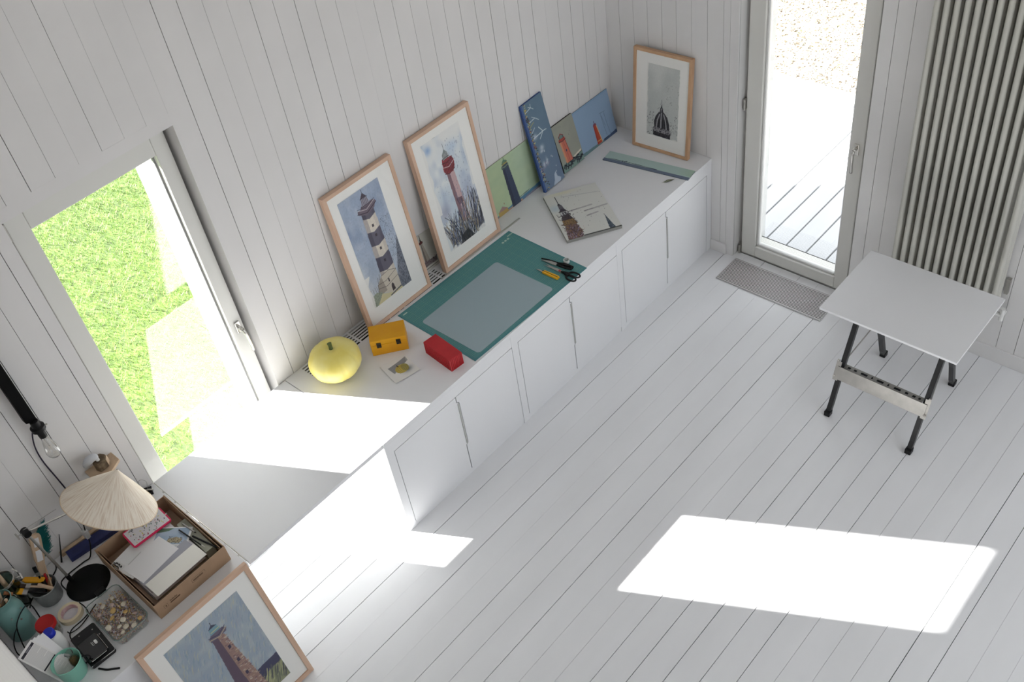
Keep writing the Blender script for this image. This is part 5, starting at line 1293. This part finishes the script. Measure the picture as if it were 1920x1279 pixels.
# mint mug with leaflets and a bag
mg = thing('mint_mug', 'mint green enamel mug holding folded leaflets', 'mug', (-1.622, -.602, Z+.0003))
part('mug', MB().lathe([(0, 0), (.050, 0), (.053, .004), (.0595, .094), (.0615, .0965), (.059, .0975), (.0565, .092), (.050, .008), (0, .006)], 44), M['mint'], mg, smooth=True, auto=60)
part('handle', MB().tube(spline([(.056, -.018, .075), (.074, -.028, .070), (.078, -.030, .045), (.053, -.018, .025)], 6), .004, 8), M['black'], mg, smooth=True)
bg = thing('seed_bag', 'small clear plastic bag of brown bits inside the mint mug', 'bag', (-1.594, -.590, Z+.012))
part('bag', MB().lathe([(0, .0), (.016, .002), (.022, .03), (.020, .06), (.012, .08), (.018, .098), (.016, .10), (.010, .08), (.0, .078)], 16, rib=lambda t_, j: 1+.12*math.sin(3*t_+j)), M['clear_plastic'], bg, smooth=True)
part('contents', MB().lathe([(0, .004), (.014, .005), (.019, .03), (.016, .055), (0, .062)], 14, rib=lambda t_, j: 1+.08*math.sin(4*t_+j)), mat('brown_bits', (.60, .45, .28), .8, noise=.4, scale=120), bg, smooth=True)
Wd = Vector((.985, .17, 0)).normalized()
for k in range(4):
    sp0 = Vector((-1.640+.004*k, -.598, Z+.022)); Ld = Vector((-.055+.010*k, .105, .125)).normalized()
    Wk = (Wd-Ld*Wd.dot(Ld)).normalized(); Nk = Ld.cross(Wk); Nk = Nk if Nk.z > 0 else -Nk
    o = thing('leaflet', ['printed leaflet with dark header bars, nearest of the fan in the mug', 'leaflet directly behind the nearest one in the mint mug', 'second leaflet from the back of the fan in the mug', 'rearmost leaflet of the fan in the mint mug'][k], 'leaflet', (sp0+Nk*.003*(3-k) if k == 0 else sp0+Nk*.003*(3-k)))
    m3 = Matrix((Wk, Ld, Nk)).transposed(); 
    if m3.determinant() < 0: m3 = Matrix((-Wk, Ld, Nk)).transposed()
    o.rotation_euler = m3.to_euler()
    ll = .205-.004*k
    part('sheet', MB().box(-.043, .043, .0, ll, 0, .0009), M['paper'], o)
    if k == 0:
        c = Cv(.086, ll, (0, 0, 1, 1), .0009, (.93, .92, .91), 50)
        c.poly([(.08, .90), (.92, .90), (.92, .955), (.08, .955)], (.16, .14, .2)); c.poly([(.08, .42), (.92, .42), (.92, .45), (.08, .45)], (.16, .14, .2))
        for q in range(12): c.line([(.40+.03*q, .915), (.40+.03*q, .94)], (.85, .85, .88), .0009)
        for r_ in range(26): c.line([(.08, .88-.0165*r_), (.92-(.3 if r_ % 9 == 8 else 0), .88-.0165*r_)], (.55, .54, .56), .0007, .8)
        for r_ in range(14): c.line([(.08, .39-.022*r_), (.86-.3*(r_ % 3 == 2), .39-.022*r_)], (.6, .59, .6), .0007, .7)
        a2 = c.build('printed_text', o, M['art'], y=.0011, flat=True)
        for v2 in a2.data.vertices: v2.co.y += ll/2
    else:
        part('printed_line', MB().box(-.04, .02, ll-.012, ll-.010, .0009, .0011), M['black'], o)

# flat black case and smaller drive on top
bc = thing('black_case', 'flat black zip case lying beside the shell dish', 'case', (-1.504, -.560, Z+.0003), (0, 0, R(-3)))
part('case', MB().prism(rrect(.112, .196, .010), 0, .022), mat('black_leatherette', (.09, .09, .10), .45, noise=.2, scale=80), bc, bevel=.003)
part('white_piping', MB().tube([(-.054, -.096, .019), (.050, -.098, .019), (.056, -.090, .019), (.0565, .0, .019)], .0012, 6), M['white'], bc)
for x, y in ((.035, .065), (.045, .02), (-.02, .08)):
    part('stud', MB().cyl((x, y, .022), (x, y, .0232), .003, n=10), M['steel'], bc)
hd_ = thing('portable_drive', 'black portable drive with rounded corners on the flat black case', 'drive', (-1.512, -.588, Z+.0228), (0, 0, R(-3)))
part('shell', MB().prism(rrect(.086, .118, .012), 0, .018), mat('gloss_black', (.07, .07, .075), .15, coat=.6), hd_, bevel=.004)
part('edge_trim', MB().tube([(-.035, -.0595, .012), (.033, -.0595, .012), (.0435, -.049, .012), (.0435, .045, .012)], .0010, 6), M['white'], hd_)
lg_ = MB(); lg_.prism([(x+.022, y+.012) for x, y in rrect(.012, .024, .005)], .018, .0185)
part('logo_badge', lg_, M['white'], hd_)
lt_ = MB()
for k in range(3): lt_.box(.004, .012, .0015+.008*k, .0035+.008*k, .018, .0185).box(.004, .006, .0015+.008*k, .008+.008*k, .018, .0185)
part('logo_letters', lt_, M['white'], hd_, kind='stuff')

# cables
def cable(label, pts, r=.0024, m=None, n=6):
    o = part('cable', MB().tube(spline(pts, n), r, 7), m or M['black'], None, smooth=True)
    return tag(o, label, 'cable')
g_ = Z+.0032
cable('black cable running from the lamp base past the tape roll', [(-1.428, -.31, g_+.0), (-1.424, -.35, g_), (-1.432, -.39, g_), (-1.469, -.402, g_), (-1.52, -.405, g_), (-1.545, -.43, g_), (-1.548, -.47, g_)])
cable('black cable curving between tape roll and flat black case', [(-1.385, -.38, g_), (-1.415, -.392, g_), (-1.44, -.41, g_+.004), (-1.49, -.425, g_+.003), (-1.532, -.418, g_), (-1.54, -.40, g_)])
cable('short black cable loop behind the zinc pot', [(-1.583, -.150, g_), (-1.565, -.125, g_), (-1.535, -.106, g_), (-1.50, -.10, g_), (-1.44, -.085, g_), (-1.40, -.06, g_), (-1.385, -.02, g_)], .003)
cable('black cable looping over the teal can', [(-1.700, -.318, g_), (-1.692, -.312, .75), (-1.672, -.302, .82), (-1.640, -.300, .86), (-1.600, -.285, .87), (-1.578, -.265, .84), (-1.578, -.270, .78), (-1.590, -.300, .73), (-1.615, -.312, g_)], .0026)
cable('black cable hanging down the near side of the teal can', [(-1.672, -.309, .825), (-1.695, -.306, .80), (-1.722, -.305, .75), (-1.733, -.318, g_+.004), (-1.725, -.345, g_), (-1.700, -.36, g_)], .0026)
cable('short dark cable end beside the mint mug', [(-1.548, -.668, g_), (-1.53, -.70, g_), (-1.505, -.725, g_), (-1.49, -.74, g_)], .0045)
# clip with wire by the hinge
cl_ = thing('binder_clip', 'black binder clip with a bent wire by the flap hinge', 'clip', (-.885, -.042, Z+.0003), (0, 0, R(-30)))
part('body', MB().prism([(-.026, -.014), (.026, -.014), (.022, .014), (-.022, .014)], 0, .016), M['black'], cl_, bevel=.002)
part('lever', MB().box(-.02, .02, .014, .032, .010, .013), M['black'], cl_)
part('wire', MB().tube(spline([(-.02, .012, .018), (-.03, .022, .05), (-.012, .03, .075), (.012, .024, .060), (.004, .012, .02)], 6), .0011, 6), M['steel'], cl_, smooth=True)
part('arm', MB().tube([(-.04, .012, .018), (.005, .006, .022), (.03, .0, .017)], .004, 8), M['steel'], cl_, smooth=True)
#EOF3
